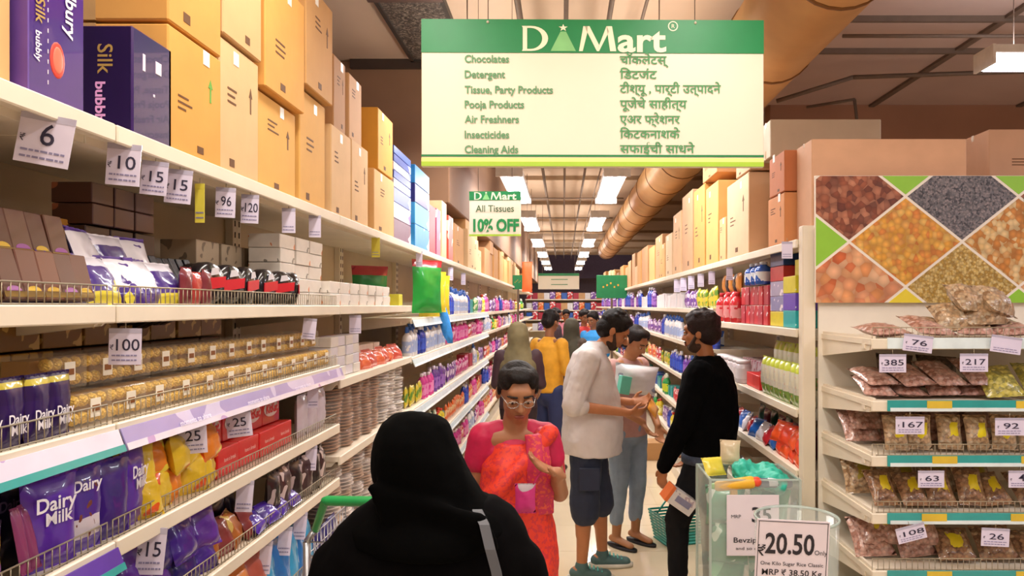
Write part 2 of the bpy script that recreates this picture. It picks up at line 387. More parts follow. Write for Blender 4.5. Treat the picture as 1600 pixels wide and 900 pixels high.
S2 = 5.2; u = S2/F
x0, z0 = P(733, 369, S2); x1, z1 = P(814, 299, S2); W = x1-x0; H = z1-z0
s2 = empty('offer_sign', ((x0+x1)/2, S2, z1), math.radians(-2), 'small hanging sign offering ten percent off tissues above the boxes', 'sign')
b = B(); b.box(-W/2, W/2, 0, .012, -H, 0, CRM, .002); b.obj('panel', s2)
b = B(); b.box(-W/2, W/2, -.002, 0, -14*u, 0, GREEN); b.obj('header', s2)
b = B(); b.box(-W/2, W/2, -.002, 0, -70*u, -67*u, LIME); b.obj('stripe', s2)
b = B(); stroke_logo(b, -33*u, -13*u, 11.5*u, -.003, TXC, M('#7FBF7A', .5)); b.obj('logo', s2)
b = B(); b.text('All Tissues', 0, -.003, -32*u, 15*u, M('#4E6A45', .6), off=.01, fit=60*u); b.obj('text_line', s2); b = B(); b.text('10% OFF', 0, -.003, -62*u, 26*u, M('#1C8A4A', .5), off=.045, fit=72*u); b.obj('text_line', s2)
b = B(); [b.tube([(x, .006, 0), (x, .006, 3.9-z1)], .002, GREYP) for x in (-.12, .12)]; b.obj('hanging_wire', s2)
S3 = 16.; u = S3/F; x0, z0 = P(841, 452, S3); x1, z1 = P(905, 427, S3); W = x1-x0; H = z1-z0
s3 = empty('aisle_sign', ((x0+x1)/2, S3, z1), 0, 'distant cream aisle sign with green top edge at the far end', 'sign')
b = B(); b.box(-W/2, W/2, 0, .02, -H, 0, CRM); b.obj('panel', s3)
b = B(); b.box(-W/2, W/2, -.004, 0, -4*u, 0, GREEN); b.obj('header', s3)
b = B(); [b.box(-12*u, 14*u, -.004, 0, -(y+1.2)*u, -y*u, TXG) for y in (9, 17)]; b.obj('lettering', s3)
b = B(); [b.tube([(x, .006, 0), (x, .006, 3.9-z1)], .004, GREYP) for x in (-.35, .35)]; b.obj('hanging_wire', s3)
for px0, px1, py0, py1, Y, lab in ((932, 980, 430, 466, 13, 'square green promotional board beyond the detergent racks'), (801, 818, 430, 452, 15, 'narrow green board at the far end of the cleaning racks')):
    x0, z0 = P(px0, py1, Y); x1, z1 = P(px1, py0, Y)
    bd = empty('promo_board', ((x0+x1)/2, Y, z0), 0, lab, 'board'); w = x1-x0; h = z1-z0
    B().box(-w/2, w/2, 0, .03, 0, h, M('#12804A', .5), .004).obj('panel', bd)
    q = B()
    for k in range(5): q.box(-w*.3+k*w*.12, -w*.25+k*w*.12, -.004, 0, h*(.45+.08*(k % 3)), h*(.53+.08*(k % 3)), M('#D8A23A', .5))
    q.obj('print', bd); B().box(-.02, .02, .005, .03, -z0, 0, GREYP).obj('post', bd)
# ------------------------------------------------------------------ racks
STRIPV = M('#9C92C8', .3, var=.12, scale=5, coat=.5, accent='#C9C2E4', acc_t=.56, acc_s=7)
STRIPW = M('#D9D4E8', .25, var=.06, coat=.6, accent='#B79AD0', acc_t=.6, acc_s=8)
TEAL = M('#2E9C9A', .3, coat=.4); TEALW = M('#DDEBEE', .3, coat=.4); YTAG = M('#D8B93A', .45); WIRE = M('#A2957E', .35, metal=.5)
PURPJ = M('#5A36A0', .35, coat=.4)
def rack(name, loc, rz, w, levels, top, depth, label, group=None, guards=(), strips={}, back=True, backz=None, upr=True):
    r = empty(name, loc, rz, label, 'shelving', group)
    for z in list(levels)+([top] if top else []):
        b = B(); b.box(-w/2+.003, w/2-.003, .0, depth, z-.022, z, SHELF); b.box(-w/2+.003, w/2-.003, -.012, .0, z-.038, z+.002, SHELF, .003)
        b.box(-w/2+.003, w/2-.003, .06, .09, z-.04, z-.022, SHELF)
        b.obj('shelf', r)
        if z != top:
            for x in (-w/2+.012, w/2-.012):
                b = B(); b.add([(x-.004, .01, z-.022), (x-.004, depth, z-.022), (x-.004, depth, z-.1), (x-.004, .03, z-.045), (x+.004, .01, z-.022), (x+.004, depth, z-.022), (x+.004, depth, z-.1), (x+.004, .03, z-.045)],
                              [(0, 1, 2, 3), (4, 5, 6, 7), (0, 1, 5, 4), (1, 2, 6, 5), (2, 3, 7, 6), (3, 0, 4, 7)], SHELF); b.obj('bracket', r)
    H = backz or (top or levels[0])+.02
    B().box(-w/2, w/2, depth, depth+.02, .05, H-.03, BACKP).obj('back_panel', r)
    if upr:
        for x in (-w/2+.02, w/2-.02):
            b = B(); b.box(x-.02, x+.02, depth-.035, depth, 0, H-.04, SHELF, .002)
            for k in range(int(H/.05)-1): b.box(x-.004, x+.004, depth-.037, depth-.034, .05+k*.05, .075+k*.05, DARK)
            b.obj('upright', r)
    B().box(-w/2, w/2, .01, depth, 0, .1, SHELF, .003).obj('base', r)
    for z in guards:
        b = B(); n = int(w/.022); h = .045
        for k in range(n+1):
            x = -w/2+.01+k*(w-.02)/n; b.tube([(x, .004, z), (x, .004, z+h)], .0014, WIRE, 4)
        b.tube([(-w/2+.01, .004, z+h), (w/2-.01, .004, z+h)], .002, WIRE, 5); b.tube([(-w/2+.01, .004, z+.004), (w/2-.01, .004, z+.004)], .002, WIRE, 5)
        b.obj('wire_guard', r)
    for z, (m1, m2) in strips.items():
        b = B(); X = Matrix.Translation((0, -.012, z-.012)) @ Matrix.Rotation(-.35, 4, 'X')
        b.box(-w/2+.004, w/2-.004, -.006, -.001, -.052, 0, m1, .001, X); b.box(-w/2+.004, w/2-.004, -.0075, -.006, -.052, -.036, m2, 0, X); b.obj('price_strip', r)
    return r
LS = (1.70, 1.438, 1.178, .94, .65, .3)        # near chocolate rack shelves
RL, RR = PI/2, -PI/2
ra = rack('shelving_rack', (-1.0, 1.065, 0), RL, 1.13, LS, 2.10, .48, 'cream chocolate rack bay closest to the camera with purple price strips', 'chocolate rack bays', LS, {1.438: (STRIPW, TEAL), 1.178: (PURPJ, TEAL)})
rb_ = rack('shelving_rack', (-1.0, 2.445, 0), RL, 1.63, LS, 2.10, .48, 'cream chocolate rack bay with wire guards and one lilac price strip', 'chocolate rack bays', LS, {1.438: (STRIPV, STRIPW)})
b = B(); X = Matrix.Translation((0, -.020, 1.438-.012)) @ Matrix.Rotation(-.35, 4, 'X')
for k, x in enumerate((-.5, -.1, .3)): b.text('moments to share', x, -.0015, -.034, .022, M('#EDE8FA', .4), off=.01, X=X)
b.obj('lettering', rb_)
b = B(); X = Matrix.Translation((.33, -.0205, 1.178-.012)) @ Matrix.Rotation(-.35, 4, 'X'); b.text('to be jump', 0, -.0015, -.034, .036, M('#EFEAFA', .4), off=.02, X=X); b.obj('lettering', ra)
LC = (1.70, 1.37, 1.03, .65, .28)
rack('shelving_rack', (-1.0, 4.03, 0), RL, 1.54, LC, 2.10, .48, 'cream rack bay full of wrapped disposable plate stacks', None)
LF = (1.62, 1.36, 1.02, .68, .34)
STW = {z: (M('#C9D6DC', .35, coat=.3), M('#E8EEF0', .35)) for z in LF}
for k in range(12):
    rack('shelving_rack', (-1.0, 5.6+1.6*k, 0), RL, 1.6, LF, 2.10, .48, 'cream household goods rack, %s bay beyond the plate stacks' % nth(k), 'household goods bays', (), STW if k < 3 else {})
RN = (1.59, 1.215, .93, .60, .28)
RT = 2.01; RA = 1.10
rack('shelving_rack', (RA, 4.4, 0), RR, 1.92, RN, RT, .5, 'cream detergent rack bay touching the dried food end rack', None)
RF = (1.68, 1.38, 1.06, .74, .42)
for k in range(12):
    rack('shelving_rack', (RA, 6.16+1.6*k, 0), RR, 1.6, RF, RT, .5, 'cream detergent rack, %s bay behind the near detergent bay' % nth(k), 'detergent rack bays')
# end rack with dried foods, facing the camera
YF, YB = 2.83, 3.38
ES = (1.572, 1.333, 1.122, .902, .682, .44)
er = rack('end_rack', (1.18+.68, YF, 0), 0, 1.36, ES, None, YB-YF, 'cream end rack of dried fruit and nut bags with teal price strips', None, ES[:1]+ES[2:5], {}, backz=1.76, upr=False)
for i, z in enumerate(ES):
    b = B(); a, c = (TEALW, TEALW) if i == 0 else (TEAL, TEALW)
    b.box(-.62, .66, -.018, -.012, z-.036, z+.006, a, .001)
    if i: b.box(-.61, .66, -.0195, -.018, z-.036, z-.022, c)
    if i:
        for x in (-.49, -.15, .22, .5): b.box(x+.02*(i % 3), x+.095+.02*(i % 3), -.0205, -.018, z-.024, z+.004, YTAG)
    b.obj('price_strip', er)
    b = B(); x = -.67                              # side cheek running from the back edge to the front
    b.add([(x, .0, z-.04), (x, .0, z+.012), (x, YB-YF, z+.012), (x, YB-YF, z-.075), (x+.012, .0, z-.04), (x+.012, .0, z+.012), (x+.012, YB-YF, z+.012), (x+.012, YB-YF, z-.075)],
          [(0, 1, 2, 3), (4, 5, 6, 7), (0, 1, 5, 4), (1, 2, 6, 5), (2, 3, 7, 6), (3, 0, 4, 7)], SHELF); b.obj('side_cheek', er)
b = B(); b.box(-.76, -.70, YB-YF-.0, YB-YF+.06, 0, 2.07, SHELF, .004)
for k in range(40): b.box(-.7, -.697, YB-YF+.01, YB-YF+.03, .06+k*.05, .085+k*.05, DARK)
b.obj('upright', er)
B().box(-.69, .7, YB-YF-.008, YB-YF+.004, .2, 1.78, M('#EAE2D4', .5, var=.03)).obj('backing_board', er)

# poster with food pictures in diamonds
PY = YB-.02
def clip(poly, x0, x1, z0, z1):
    def c(pl, f, g):
        out = []
        for i in range(len(pl)):
            p, q = pl[i-1], pl[i]
            if f(p) != f(q): out.append(g(p, q))
            if f(q): out.append(q)
        return out
    def gx(X): return lambda p, q: (X, p[1]+(q[1]-p[1])*(X-p[0])/(q[0]-p[0]))
    def gz(Z): return lambda p, q: (p[0]+(q[0]-p[0])*(Z-p[1])/(q[1]-p[1]), Z)
    for f, g in ((lambda p: p[0] >= x0, gx(x0)), (lambda p: p[0] <= x1, gx(x1)), (lambda p: p[1] >= z0, gz(z0)), (lambda p: p[1] <= z1, gz(z1))):
        if poly: poly = c(poly, f, g)
    return poly
u = PY/F; px0, pz0 = P(1272, 473, PY); pw = 1.36; ph = 198*u
po = empty('food_poster', (px0+pw/2, PY-.012, pz0), 0, 'wide poster of almonds, apricots, seeds and ginger in diamond panels', 'poster')
B().box(-pw/2, pw/2, 0, .012, 0, ph, M('#EFE6DA', .4, var=.02), .002).obj('board', po)
alm = M('#8C4A30', .5, vor=(34, '#7c3c26', '#a45a3c', '#c78465', '#6b2f20'), var=.12); apr = M('#EDA63E', .45, vor=(38, '#f0a93a', '#f4b850', '#e88a3a', '#f6c668'), var=.08)
chia = M('#5A5458', .5, vor=(120, '#3a3840', '#79757c', '#9c8f92', '#51565e'), var=.1); ging = M('#E8925A', .5, vor=(22, '#ef9a58', '#f2b888', '#e2703a', '#f4c49a'), var=.1)
seed = M('#D9B45A', .5, vor=(90, '#dcb860', '#ecd08a', '#b98f3c', '#c8a048'), var=.1); cash = M('#EDB96A', .45, vor=(40, '#f0c47e', '#f6d7a0', '#e29a48', '#d98a3c'), var=.1)
gre = M('#8FC63A', .45, var=.04); yel = M('#E8D23C', .45, var=.04)
pat = {(0, 1): alm, (1, 0): apr, (2, 1): chia, (0, -1): ging, (2, -1): seed, (3, 0): cash, (1, 2): gre, (3, 2): gre, (-1, 0): gre, (1, -2): yel, (3, -2): gre, (4, 1): alm, (4, -1): ging, (5, 0): chia}
for (i, j), m in pat.items():
    cx = (1325+88*i-1272)*u-pw/2; cz = (473-(378-70.5*j))*u; a = 85*u; c = 67.5*u
    pl = clip([(cx-a, cz), (cx, cz-c), (cx+a, cz), (cx, cz+c)], -pw/2+.004, pw/2-.004, .0, ph-.002)
    if len(pl) > 2: B().poly(pl, m, .0012, Matrix.Translation((0, -.0012, 0))).obj('picture_panel', po)
B().box(.27, .40, -.004, 0, ph-.225, ph-.10, M('#15906A', .4), .001).obj('emblem', po)

# ------------------------------------------------------------------ product kinds
def solid(key, fn): return proto(key, lambda: [(key if isinstance(key, str) else key[0], fn(), [])])
def k_box(h, w, d, hh, bev=.002, accent=None, lab=None, gloss=.35, t=.6, s=9):
    def f():
        b = B(); b.box(-w/2, w/2, 0, d, 0, hh, M(h, gloss, accent=accent, acc_t=t, acc_s=s), bev)
        out = [('box', b.mesh('box'), [])]
        if lab:
            q = B(); q.box(-w*.38, w*.38, -.0008, 0, hh*.3, hh*.72, M(lab, .4)); out.append(('label', q.mesh('label'), []))
        return out
    return proto(('box', h, w, d, hh, accent, lab, gloss), f)
def k_pouch(h, w, hh, t, bands=None, accent=None, seal=None, lab=None, seed=1, acc_t=.62, acc_s=12, rough=.28, txt=None, tcol='#F2EEF6', var=.12, coat=.5):
    def f():
        b = B(); b.pouch(w, hh, t, M(h, rough, bands=bands, accent=accent, acc_t=acc_t, acc_s=acc_s, coat=coat, var=var), M(seal, .35) if seal else None, seed=seed)
        out = [('packet', b.mesh('packet'), [])]
        if lab:
            q = B(); q.pouch(w*.5, hh*.34, t*.5, M(lab[0], .4, accent=lab[1] if len(lab) > 1 else None, acc_t=.58, acc_s=30), seed=seed+3, nx=4, nz=4, X=Matrix.Translation((w*.04*(seed % 3-1), -t*.27, hh*.36)))
            out.append(('label', q.mesh('label'), []))
        if txt:
            q = B()
            for i, s in enumerate(txt): q.text(s[0], s[1]*w, -t*.46-.002, s[2]*hh, s[3], M(tcol, .4), off=.02)
            out.append(('lettering', q.mesh('lettering'), []))
        return out
    return proto(('pouch', h, w, hh, t, str(bands), accent, str(lab), seed, str(txt)), f)
def k_bottle(body, cap, lab, r=.035, h=.22, nozzle=False, sq=1):
    def f():
        b = B(); b.lathe([(r*.9, 0), (r, .008), (r, h*.62), (r*.85, h*.74), (r*.42, h*.84), (r*.4, h*.87)], M(body, .25, coat=.4), n=10, X=Matrix.Scale(sq, 4, (0, 1, 0)))
        c = B(); c.lathe([(r*.45, h*.87), (r*.45, h*.98), (r*.38, h)], M(cap, .35), n=8)
        if nozzle: c.box(-r*.9, r*.3, -r*.25, r*.25, h*.98, h*1.1, M(cap, .35), .003); c.box(-r*.7, -r*.4, -.006, .006, h*.86, h*.98, M(cap, .35))
        l = B(); l.lathe([(r*1.015, h*.14), (r*1.015, h*.56)], M(lab, .4, accent=body, acc_t=.6, acc_s=25), n=10, X=Matrix.Scale(sq, 4, (0, 1, 0)), caps=False)
        return [('bottle', b.mesh('bottle'), []), ('cap', c.mesh('cap'), []), ('label', l.mesh('label'), [])]
    return proto(('bot', body, cap, lab, r, h, nozzle), f)
def k_jar(body, cap, r=.045, h=.12, alpha=.5, lab=None):
    def f():
        b = B(); b.lathe([(r*.95, 0), (r, .006), (r, h*.8), (r*.85, h*.86)], M(body, .15, coat=.5), n=12)
        c = B(); c.lathe([(r*.92, h*.86), (r*.92, h), (r*.85, h*1.01)], M(cap, .4), n=12)
        out = [('jar', b.mesh('jar'), []), ('lid', c.mesh('lid'), [])]
        if lab: l = B(); l.lathe([(r*1.01, h*.2), (r*1.01, h*.65)], M(lab, .4), n=12, caps=False); out.append(('label', l.mesh('label'), []))
        return out
    return proto(('jar', body, cap, r, h, lab), f)
GOLD = M('#F2C24A', .3, metal=.2, var=.25, scale=90, bump=.9, bscale=160)
CLEAR = M('#FFF6E0', .08, alpha=.12, var=0, coat=.3)
def k_gold(nx=4, nzl=2, w=.125, h=.074):
    def f():
        b = B(); b.box(-w/2, w/2, 0, .105, 0, h, CLEAR, .003); b.box(-w/2+.002, w/2-.002, .045, .103, .002, h-.01, M('#B07C34', .45))
        out = [('clear_box', b.mesh('clear_box'), [])]
        q = B(); r = min(w/nx, h/nzl)*.46; q.ell((0, 0, 0), (r, r, r), GOLD, n=8); bm = q.mesh('gold_ball'); q = B(); q.ell((0, 0, 0), (r*.4, r*.12, r*.34), M('#F4EDE0', .5), n=6, X=Matrix.Translation((0, -r*.93, 0)))
        balls = [('gold_ball', bm, [], (-w/2+w*(i+.5)/nx, r+.006, h*(j+.5)/nzl)) for i in range(nx) for j in range(nzl)]
        c = B(); c.box(-w*.14, w*.14, -.0012, 0, h*.25, h*.8, M('#EFE6D2', .4)); c.box(-w*.10, w*.10, -.002, -.0012, h*.42, h*.6, M('#8C5424', .4)); out.append(('label', c.mesh('label'), []))
        return out, balls
    return proto(('gold', nx, nzl, w, h), f)
def put_gold(k, loc, rz, label, group, cat='chocolate box'):
    out, balls = k
    r = empty('gold_chocolate_box', loc, rz, label, cat, group)
    for n, me, _ in out: o = bpy.data.objects.new(n, me); C.objects.link(o); o.parent = r
    for n, me, _, p in balls: o = bpy.data.objects.new(n, me); C.objects.link(o); o.parent = r; o.location = p
def L_(Y, inset, z): return (-1.0-inset, Y, z)
def R_(Y, inset, z): return (RA+inset, Y, z)
def lrow(k, name, n, Y0, pitch, inset, z, desc, cat, group, where, jit=.004, tilt=0, lay=1, lh=0, yaw=.02, side='L', scale=None, layer_names=('bottom', 'middle', 'upper', 'top', 'topmost', 'highest')):
    ks = k if isinstance(k[0], list) else [k]; desc = desc.replace('the ', '')
    for l in range(lay):
        for i in range(n):
            Y = Y0+pitch*i; f = L_ if side == 'L' else R_
            loc = f(Y, inset+R.uniform(0, jit*2), z+l*lh)
            rz = (RL if side == 'L' else RR)+R.uniform(-yaw, yaw)
            ly = '' if lay == 1 else (layer_names[l]+' layer ' if l else 'bottom layer ')
            rot = Euler((tilt+R.uniform(-.03, .03)*(tilt != 0), 0, rz)) if tilt else (0, 0, rz)
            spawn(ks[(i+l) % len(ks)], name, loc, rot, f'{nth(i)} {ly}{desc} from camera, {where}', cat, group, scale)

CB = ['#CF9C5C', '#C99860', '#D2AA78', '#C48E50', '#D6B488', '#B98A5E']
def carton(w, d, h, col, label, loc, rz=0, group='cartons above the racks', mark=None, marks=True, name='cardboard_carton'):
    r = empty(name, loc, rz, label, 'carton', group)
    m = M(col, .75, var=.07, scale=6, bump=.05, bscale=30)
    b = B(); b.box(-w/2, w/2, 0, d, 0, h, m, .004); b.obj('carton_body', r)
    b = B(); T_ = M('#B98F55', .35, coat=.3); b.box(-w*.5-.0006, w*.5+.0006, d*.46, d*.54, h-.03, h+.0008, T_); b.box(-w*.5-.0006, w*.5+.0006, d*.46, d*.54, -.0001, .05, T_)
    b.obj('packing_tape', r)
    if marks:
        b = B(); mk = M('#6A4422', .7); s = R.uniform(.8, 1.2)
        fx = R.uniform(-.1, .08)*w; fz = R.uniform(-.35, .02)*h
        for k in range(3): b.box(fx-w*.25, fx-w*.25+w*R.uniform(.12, .28), -.0012, 0, fz+h*(.78-.05*k), fz+h*(.795-.05*k), mk)
        if R.random() < .45 or mark: b.poly([(w*.26, h*.55), (w*.29, h*.55), (w*.29, h*.68), (w*.32, h*.68), (w*.275, h*.76), (w*.23, h*.68), (w*.26, h*.68)], mark or mk, .001, Matrix.Translation((0, -.001, 0)))
        q_ = R.uniform(-.3, .2)*w; b.box(q_, q_+w*.12, -.001, 0, h*.06, h*.12, mk); b.obj('printed_mark', r)
        b = B(); q_ = R.uniform(-.2, .2)*w; b.box(q_-.015, q_+.02, -.0015, 0, h*.86, h*.86+.04, M('#F1EEE8', .4)); b.obj('label', r)
    return r
# upper left: purple display boxes and cartons
def xY(px, a=1.0): return a*F/abs(880-px)
def lcarton(px0, px1, z0, z1, col, label, inset=.0, depth=.4, **k):
    y0, y1 = xY(px0), xY(px1)
    return carton(y1-y0-.006, depth, z1-z0-.004, col, label, (-1.0-inset, (y0+y1)/2, z0), RL, **k)
T0 = 2.10
carton(.34, .38, .5, '#DDB075', 'pale carton at the very edge beside the tall purple box', (-1.02, 1.19, T0), RL)
PURP = '#35165C'
def choc_box(w, d, h, loc, rz, label, big):
    r = empty('chocolate_display_box', loc, rz, label, 'box', 'purple chocolate boxes on the top shelf')
    m = M(PURP if not big else '#4A2080', .25, coat=.6, var=.15, scale=5)
    B().box(-w/2, w/2, 0, d, 0, h, m, .004).obj('box', r)
    return r
pb = choc_box(.165, .26, .5, (-1.0, 1.455, T0), RL, 'tall purple chocolate box with a red oval emblem', True)
b = B(); A = Matrix.Translation((0, -.0015, 0)) @ Matrix.Rotation(PI/2, 4, 'Y'); TW = M('#F0E6F4', .4); TG = M('#B5924A', .4)
b.text('Cadbury', .022, -.002, .215, .045, TW, off=.02, rot=PI/2, fit=.15); b.text('Silk', -.062, -.002, .165, .036, TG, off=.01, rot=PI/2); b.text('bubbly', -.062, -.002, .095, .022, TW, off=.02, rot=PI/2)
for k in range(22): b.box(-.028, -.0265, -.0012, 0, .03+k*.02, .038+k*.02, TW)
b.obj('lettering', pb)
b = B(); b.ell((.0, 0, .085), (.022, .002, .036), M('#D8402E', .4), n=16); b.ell((.0, -.001, .085), (.015, .002, .027), M('#E8765A', .4), n=16); b.obj('emblem', pb)
B().box(-.0826, -.078, -.001, .26, 0, .5, M('#6A4AA0', .3)).obj('edge_trim', pb)
pb = choc_box(.17, .17, .252, (-1.0, 1.795, T0), RL, 'shorter dark purple chocolate box with a gold script word', False)
b = B()                                          # its dark end faces the camera
X = Matrix.Translation((-.0865, .09, 0)) @ Matrix.Rotation(-PI/2, 4, 'Z')
b.box(-.085, .085, 0, .001, .003, .249, M('#22123E', .3, coat=.5), X=X)
b.text('Silk', .01, -.001, .175, .05, TG, off=.01, rot=PI/2, X=X); b.text('bubbly', .005, -.001, .072, .032, M('#E9A8DA', .4), off=.03, rot=PI/2, X=X, fit=.10); b.obj('end_face', pb)
b = B(); b.box(.01, .035, -.0012, 0, .17, .2, M('#E6DCEA', .4)); b.box(-.045, -.035, -.0012, 0, .16, .2, TW); b.box(0, .006, -.0012, 0, .11, .116, TW); b.obj('label', pb)
gm = M('#5FA23A', .6)
LCART = [(262, 346, T0, 2.42, '#DA9F4C', 0, 'big orange-tan carton with a green arrow, under its twin'), (262, 346, 2.425, 2.85, '#D59B4C', .0, 'orange-tan carton stacked on the green-arrow carton'),
 (348, 409, T0, 2.50, '#DDB483', .01, 'pale carton with faint print beside the green-arrow carton'), (348, 409, 2.505, 2.9, '#D8AC79', .0, 'pale carton stacked on the faint-print carton'),
 (416, 474, T0, 2.435, '#E0AA57', .03, 'amber carton, lower one of the fourth stack'), (414, 476, 2.44, 2.86, '#DDA050', .0, 'amber carton, upper one of the fourth stack'),
 (480, 519, T0, 2.56, '#D9A658', .03, 'narrow tan carton, lower one of the fifth stack'), (478, 520, 2.565, 2.98, '#C9995E', .0, 'brown carton towering on the fifth stack'),
 (528, 558, T0, 2.515, '#DDB786', .03, 'pale wide carton, lower one of the sixth stack'), (538, 556, 2.52, 2.86, '#B98A5C', .05, 'dark sided upright carton on the sixth stack'),
 (559, 584, T0, 2.52, '#DDB786', .03, 'pale carton behind the sixth stack, lower'), (561, 580, 2.525, 2.85, '#CFA274', .05, 'reddish tan carton on the seventh stack'),
 (590, 621, T0, 2.45, '#DDB075', .02, 'tan carton with white label, under the yellow carton'), (596, 619, 2.455, 2.80, '#DB9F3A', .02, 'yellow-orange carton set before the blue packs')]
for px0, px1, z0, z1, c, ins, lab in LCART:
    lcarton(px0, px1, z0, z1, c, lab, ins, mark=gm if 'green arrow' in lab and 'under' in lab else None)
# packs of tissues, blue and red, on the top shelf
def tbox(px0, px1, z0, z1, col, lab, acc=None, inset=.03, name='tissue_box'):
    y0, y1 = xY(px0), xY(px1); k = k_box(col, round(y1-y0-.006, 3), .3, round(z1-z0-.003, 3), accent=acc, t=.58, s=6)
    spawn(k, name, (-1.0-inset, (y0+y1)/2, z0), RL, lab, 'box', 'tissue packs on the top shelf')
z = T0; cols = [('#6A3A58', '#E8DCE4'), ('#D8CCE0', '#6A4A98'), ('#2A4AA0', '#E4E4F2'), ('#C8CCE8', '#2A4AA0'), ('#1E3C90', None), ('#DDE2F2', '#2C4C9A'), ('#1E3C8A', '#DDE2F2'), ('#1F4AA0', None)]
for i, (c, a) in enumerate(cols):
    h = (.14, .1, .09, .055, .05, .05, .05, .05)[i]; tbox(623, 649, z, z+h, c, f'{nth(i)} blue and white tissue pack up the tall stack', a); z += h
z = T0
for i, (c, a) in enumerate([('#2E8CC8', '#DCE8F2'), ('#3A98D0', '#E8EEF4'), ('#2A2A68', '#D8D8E8'), ('#1F6FA8', '#9CC8A0')]):
    h = (.17, .15, .13, .13)[i]; tbox(653, 675, z, z+h, c, f'{nth(i)} bright blue tissue pack up the second stack', a, .02); z += h
for i, (a0, a1, z1, c, a, lab) in enumerate([(677, 686, 2.49, '#C03440', None, 'red upright carton beside the blue packs'), (688, 694, 2.5, '#B86080', '#EAD8E0', 'pink patterned carton beside the red one'), (696, 703, 2.6, '#E0C090', None, 'tall pale flap carton past the pink one'), (706, 713, 2.52, '#C8503C', '#EADCC8', 'red and cream carton past the flap carton')]):
    tbox(a0, a1, T0, z1, c, lab, a, .03, 'cardboard_carton')
Y = xY(716); i = 0
while Y < 23:
    w = R.uniform(.3, .5)*(1+Y/18); h = R.uniform(.26, .48); 
    carton(w, .4, h, R.choice(CB), f'{nth(i)} carton beyond the tissue packs on the cleaning rack top', (-1.0-R.uniform(.0, .06), Y+w/2, T0), RL, marks=Y < 9)
    if R.random() < .6 and Y < 16: carton(w*.9, .38, R.uniform(.18, .3), R.choice(CB), f'carton stacked on the {nth(i)} one beyond the tissue packs', (-1.03, Y+w/2, T0+h), RL, marks=False)
    Y += w+R.uniform(.01, .08); i += 1

# cartons along the detergent rack
def rcarton(xn, xf, pyt, pyb, col, lab, depth=.4, inset=0, **k):     # aisle face from near px xn to far px xf
    y0 = RA*F/(xn-880); y1 = RA*F/(xf-880); Y = y0
    z0 = 1.7+(478-pyb)*Y/F if pyb < 1000 else RT; z1 = 1.7+(478-pyt)*Y/F
    return carton(y1-y0-.008, depth, z1-z0-.004, col, lab, (RA+inset, (y0+y1)/2, z0), RR, 'cartons above the detergent rack', **k)
E_ = 2.012
def rc2(xn, xf, z0, z1, *a, **k):
    y0 = RA*F/(xn-880); y1 = RA*F/(xf-880)
    col, lab = a[0], a[1]; dp = k.get('depth', .4); ins = k.get('inset', 0)
    return carton(y1-y0-.008, dp, z1-z0-.004, col, lab, (RA+ins, (y0+y1)/2, z0), RR, 'cartons above the detergent rack')
bigc = carton(.72, .22, .72, '#D9A987', 'very wide pinkish-tan carton standing behind the food poster', (1.515, 3.41, 2.012), 0, 'cartons above the detergent rack', marks=False)
bigc.location = (1.515, 3.42, 2.012); 
q = B(); q.box(-.25, .27, -.0015, 0, .44, .443, M('#8A5A3A', .7)); q.box(-.25, -.247, -.0015, 0, .1, .443, M('#8A5A3A', .7)); q.box(.267, .27, -.0015, 0, .1, .443, M('#8A5A3A', .7)); q.box(-.02, .16, -.0015, 0, .34, .345, M('#8A5A3A', .7)); q.obj('printed_mark', bigc)
bigc.scale = (1, 1, .645)
rc2(1226, 1200, E_, 2.27, '#D8935E', 'small orange carton at the foot of the stack beside the wide carton'); rc2(1226, 1202, 2.272, 2.48, '#C4774C', 'rust-brown carton on the small orange carton')
carton(.62, .19, .21, '#C9B8A0', 'long greyish-white carton lying on top of the rear stack', (1.47, 4.12, 2.535), 0, 'cartons above the detergent rack', marks=False)
rc2(1198, 1172, E_, 2.44, '#8A5638', 'dark brown carton before the tall pale one', depth=.2, inset=.12); rc2(1170, 1136, E_, 2.50, '#DCB690', 'tall pale carton with folded open flaps'); rc2(1172, 1150, 2.505, 2.72, '#C9A07A', 'pinkish carton above the tall pale one')
rc2(1134, 1124, E_, 2.31, '#DDB27C', 'short tan carton beyond the tall pale one'); rc2(1122, 1103, E_, 2.6, '#E0AC62', 'amber carton with white flap, upright'); rc2(1101, 1084, E_, 2.66, '#D99E52', 'orange carton with bright tape'); rc2(1120, 1098, 2.66, 2.86, '#C9925E', 'brown carton resting high on the amber one')
rc2(1082, 1066, E_, 2.7, '#C89C74', 'dusky tan tall carton'+' past the orange one'); rc2(1064, 1052, E_, 2.6, '#D9B084', 'tan carton past the dusky one'); rc2(1050, 1040, E_, 2.45, '#DDBE98', 'pale square carton past the tan one')
carton(.5, .3, .30, '#D5A888', 'pinkish carton over the partition aisle beside the pillar', (2.42, 3.75, 2.30), 0, 'cartons in the next aisle'); carton(.7, .4, .32, '#D2966F', 'rusty pink carton under the labelled one in the next aisle', (2.55, 3.75, 1.97), 0, 'cartons in the next aisle')
Y = RA*F/(1038-880); i = 0
while Y < 23:
    w = R.uniform(.3, .5)*(1+Y/18); h = R.uniform(.3, .6)
    carton(w, .4, h, R.choice(CB), f'{nth(i)} carton past the pale square one above the detergents', (RA+R.uniform(0, .05), Y+w/2, RT), RR, 'cartons above the detergent rack', marks=Y < 9)
    Y += w+R.uniform(.01, .12); i += 1
# racks of the next aisle hold the two cartons
b = rack('shelving_rack', (2.6, 3.75, 0), 0, 1.3, (1.2, .6), 1.97, .45, 'cream rack in the next aisle behind the food poster')
carton(.26, .16, .52, '#B5805A', 'brown carton beneath the long greyish-white one', (1.62, 4.14, 2.014), 0, 'cartons above the detergent rack', marks=False)
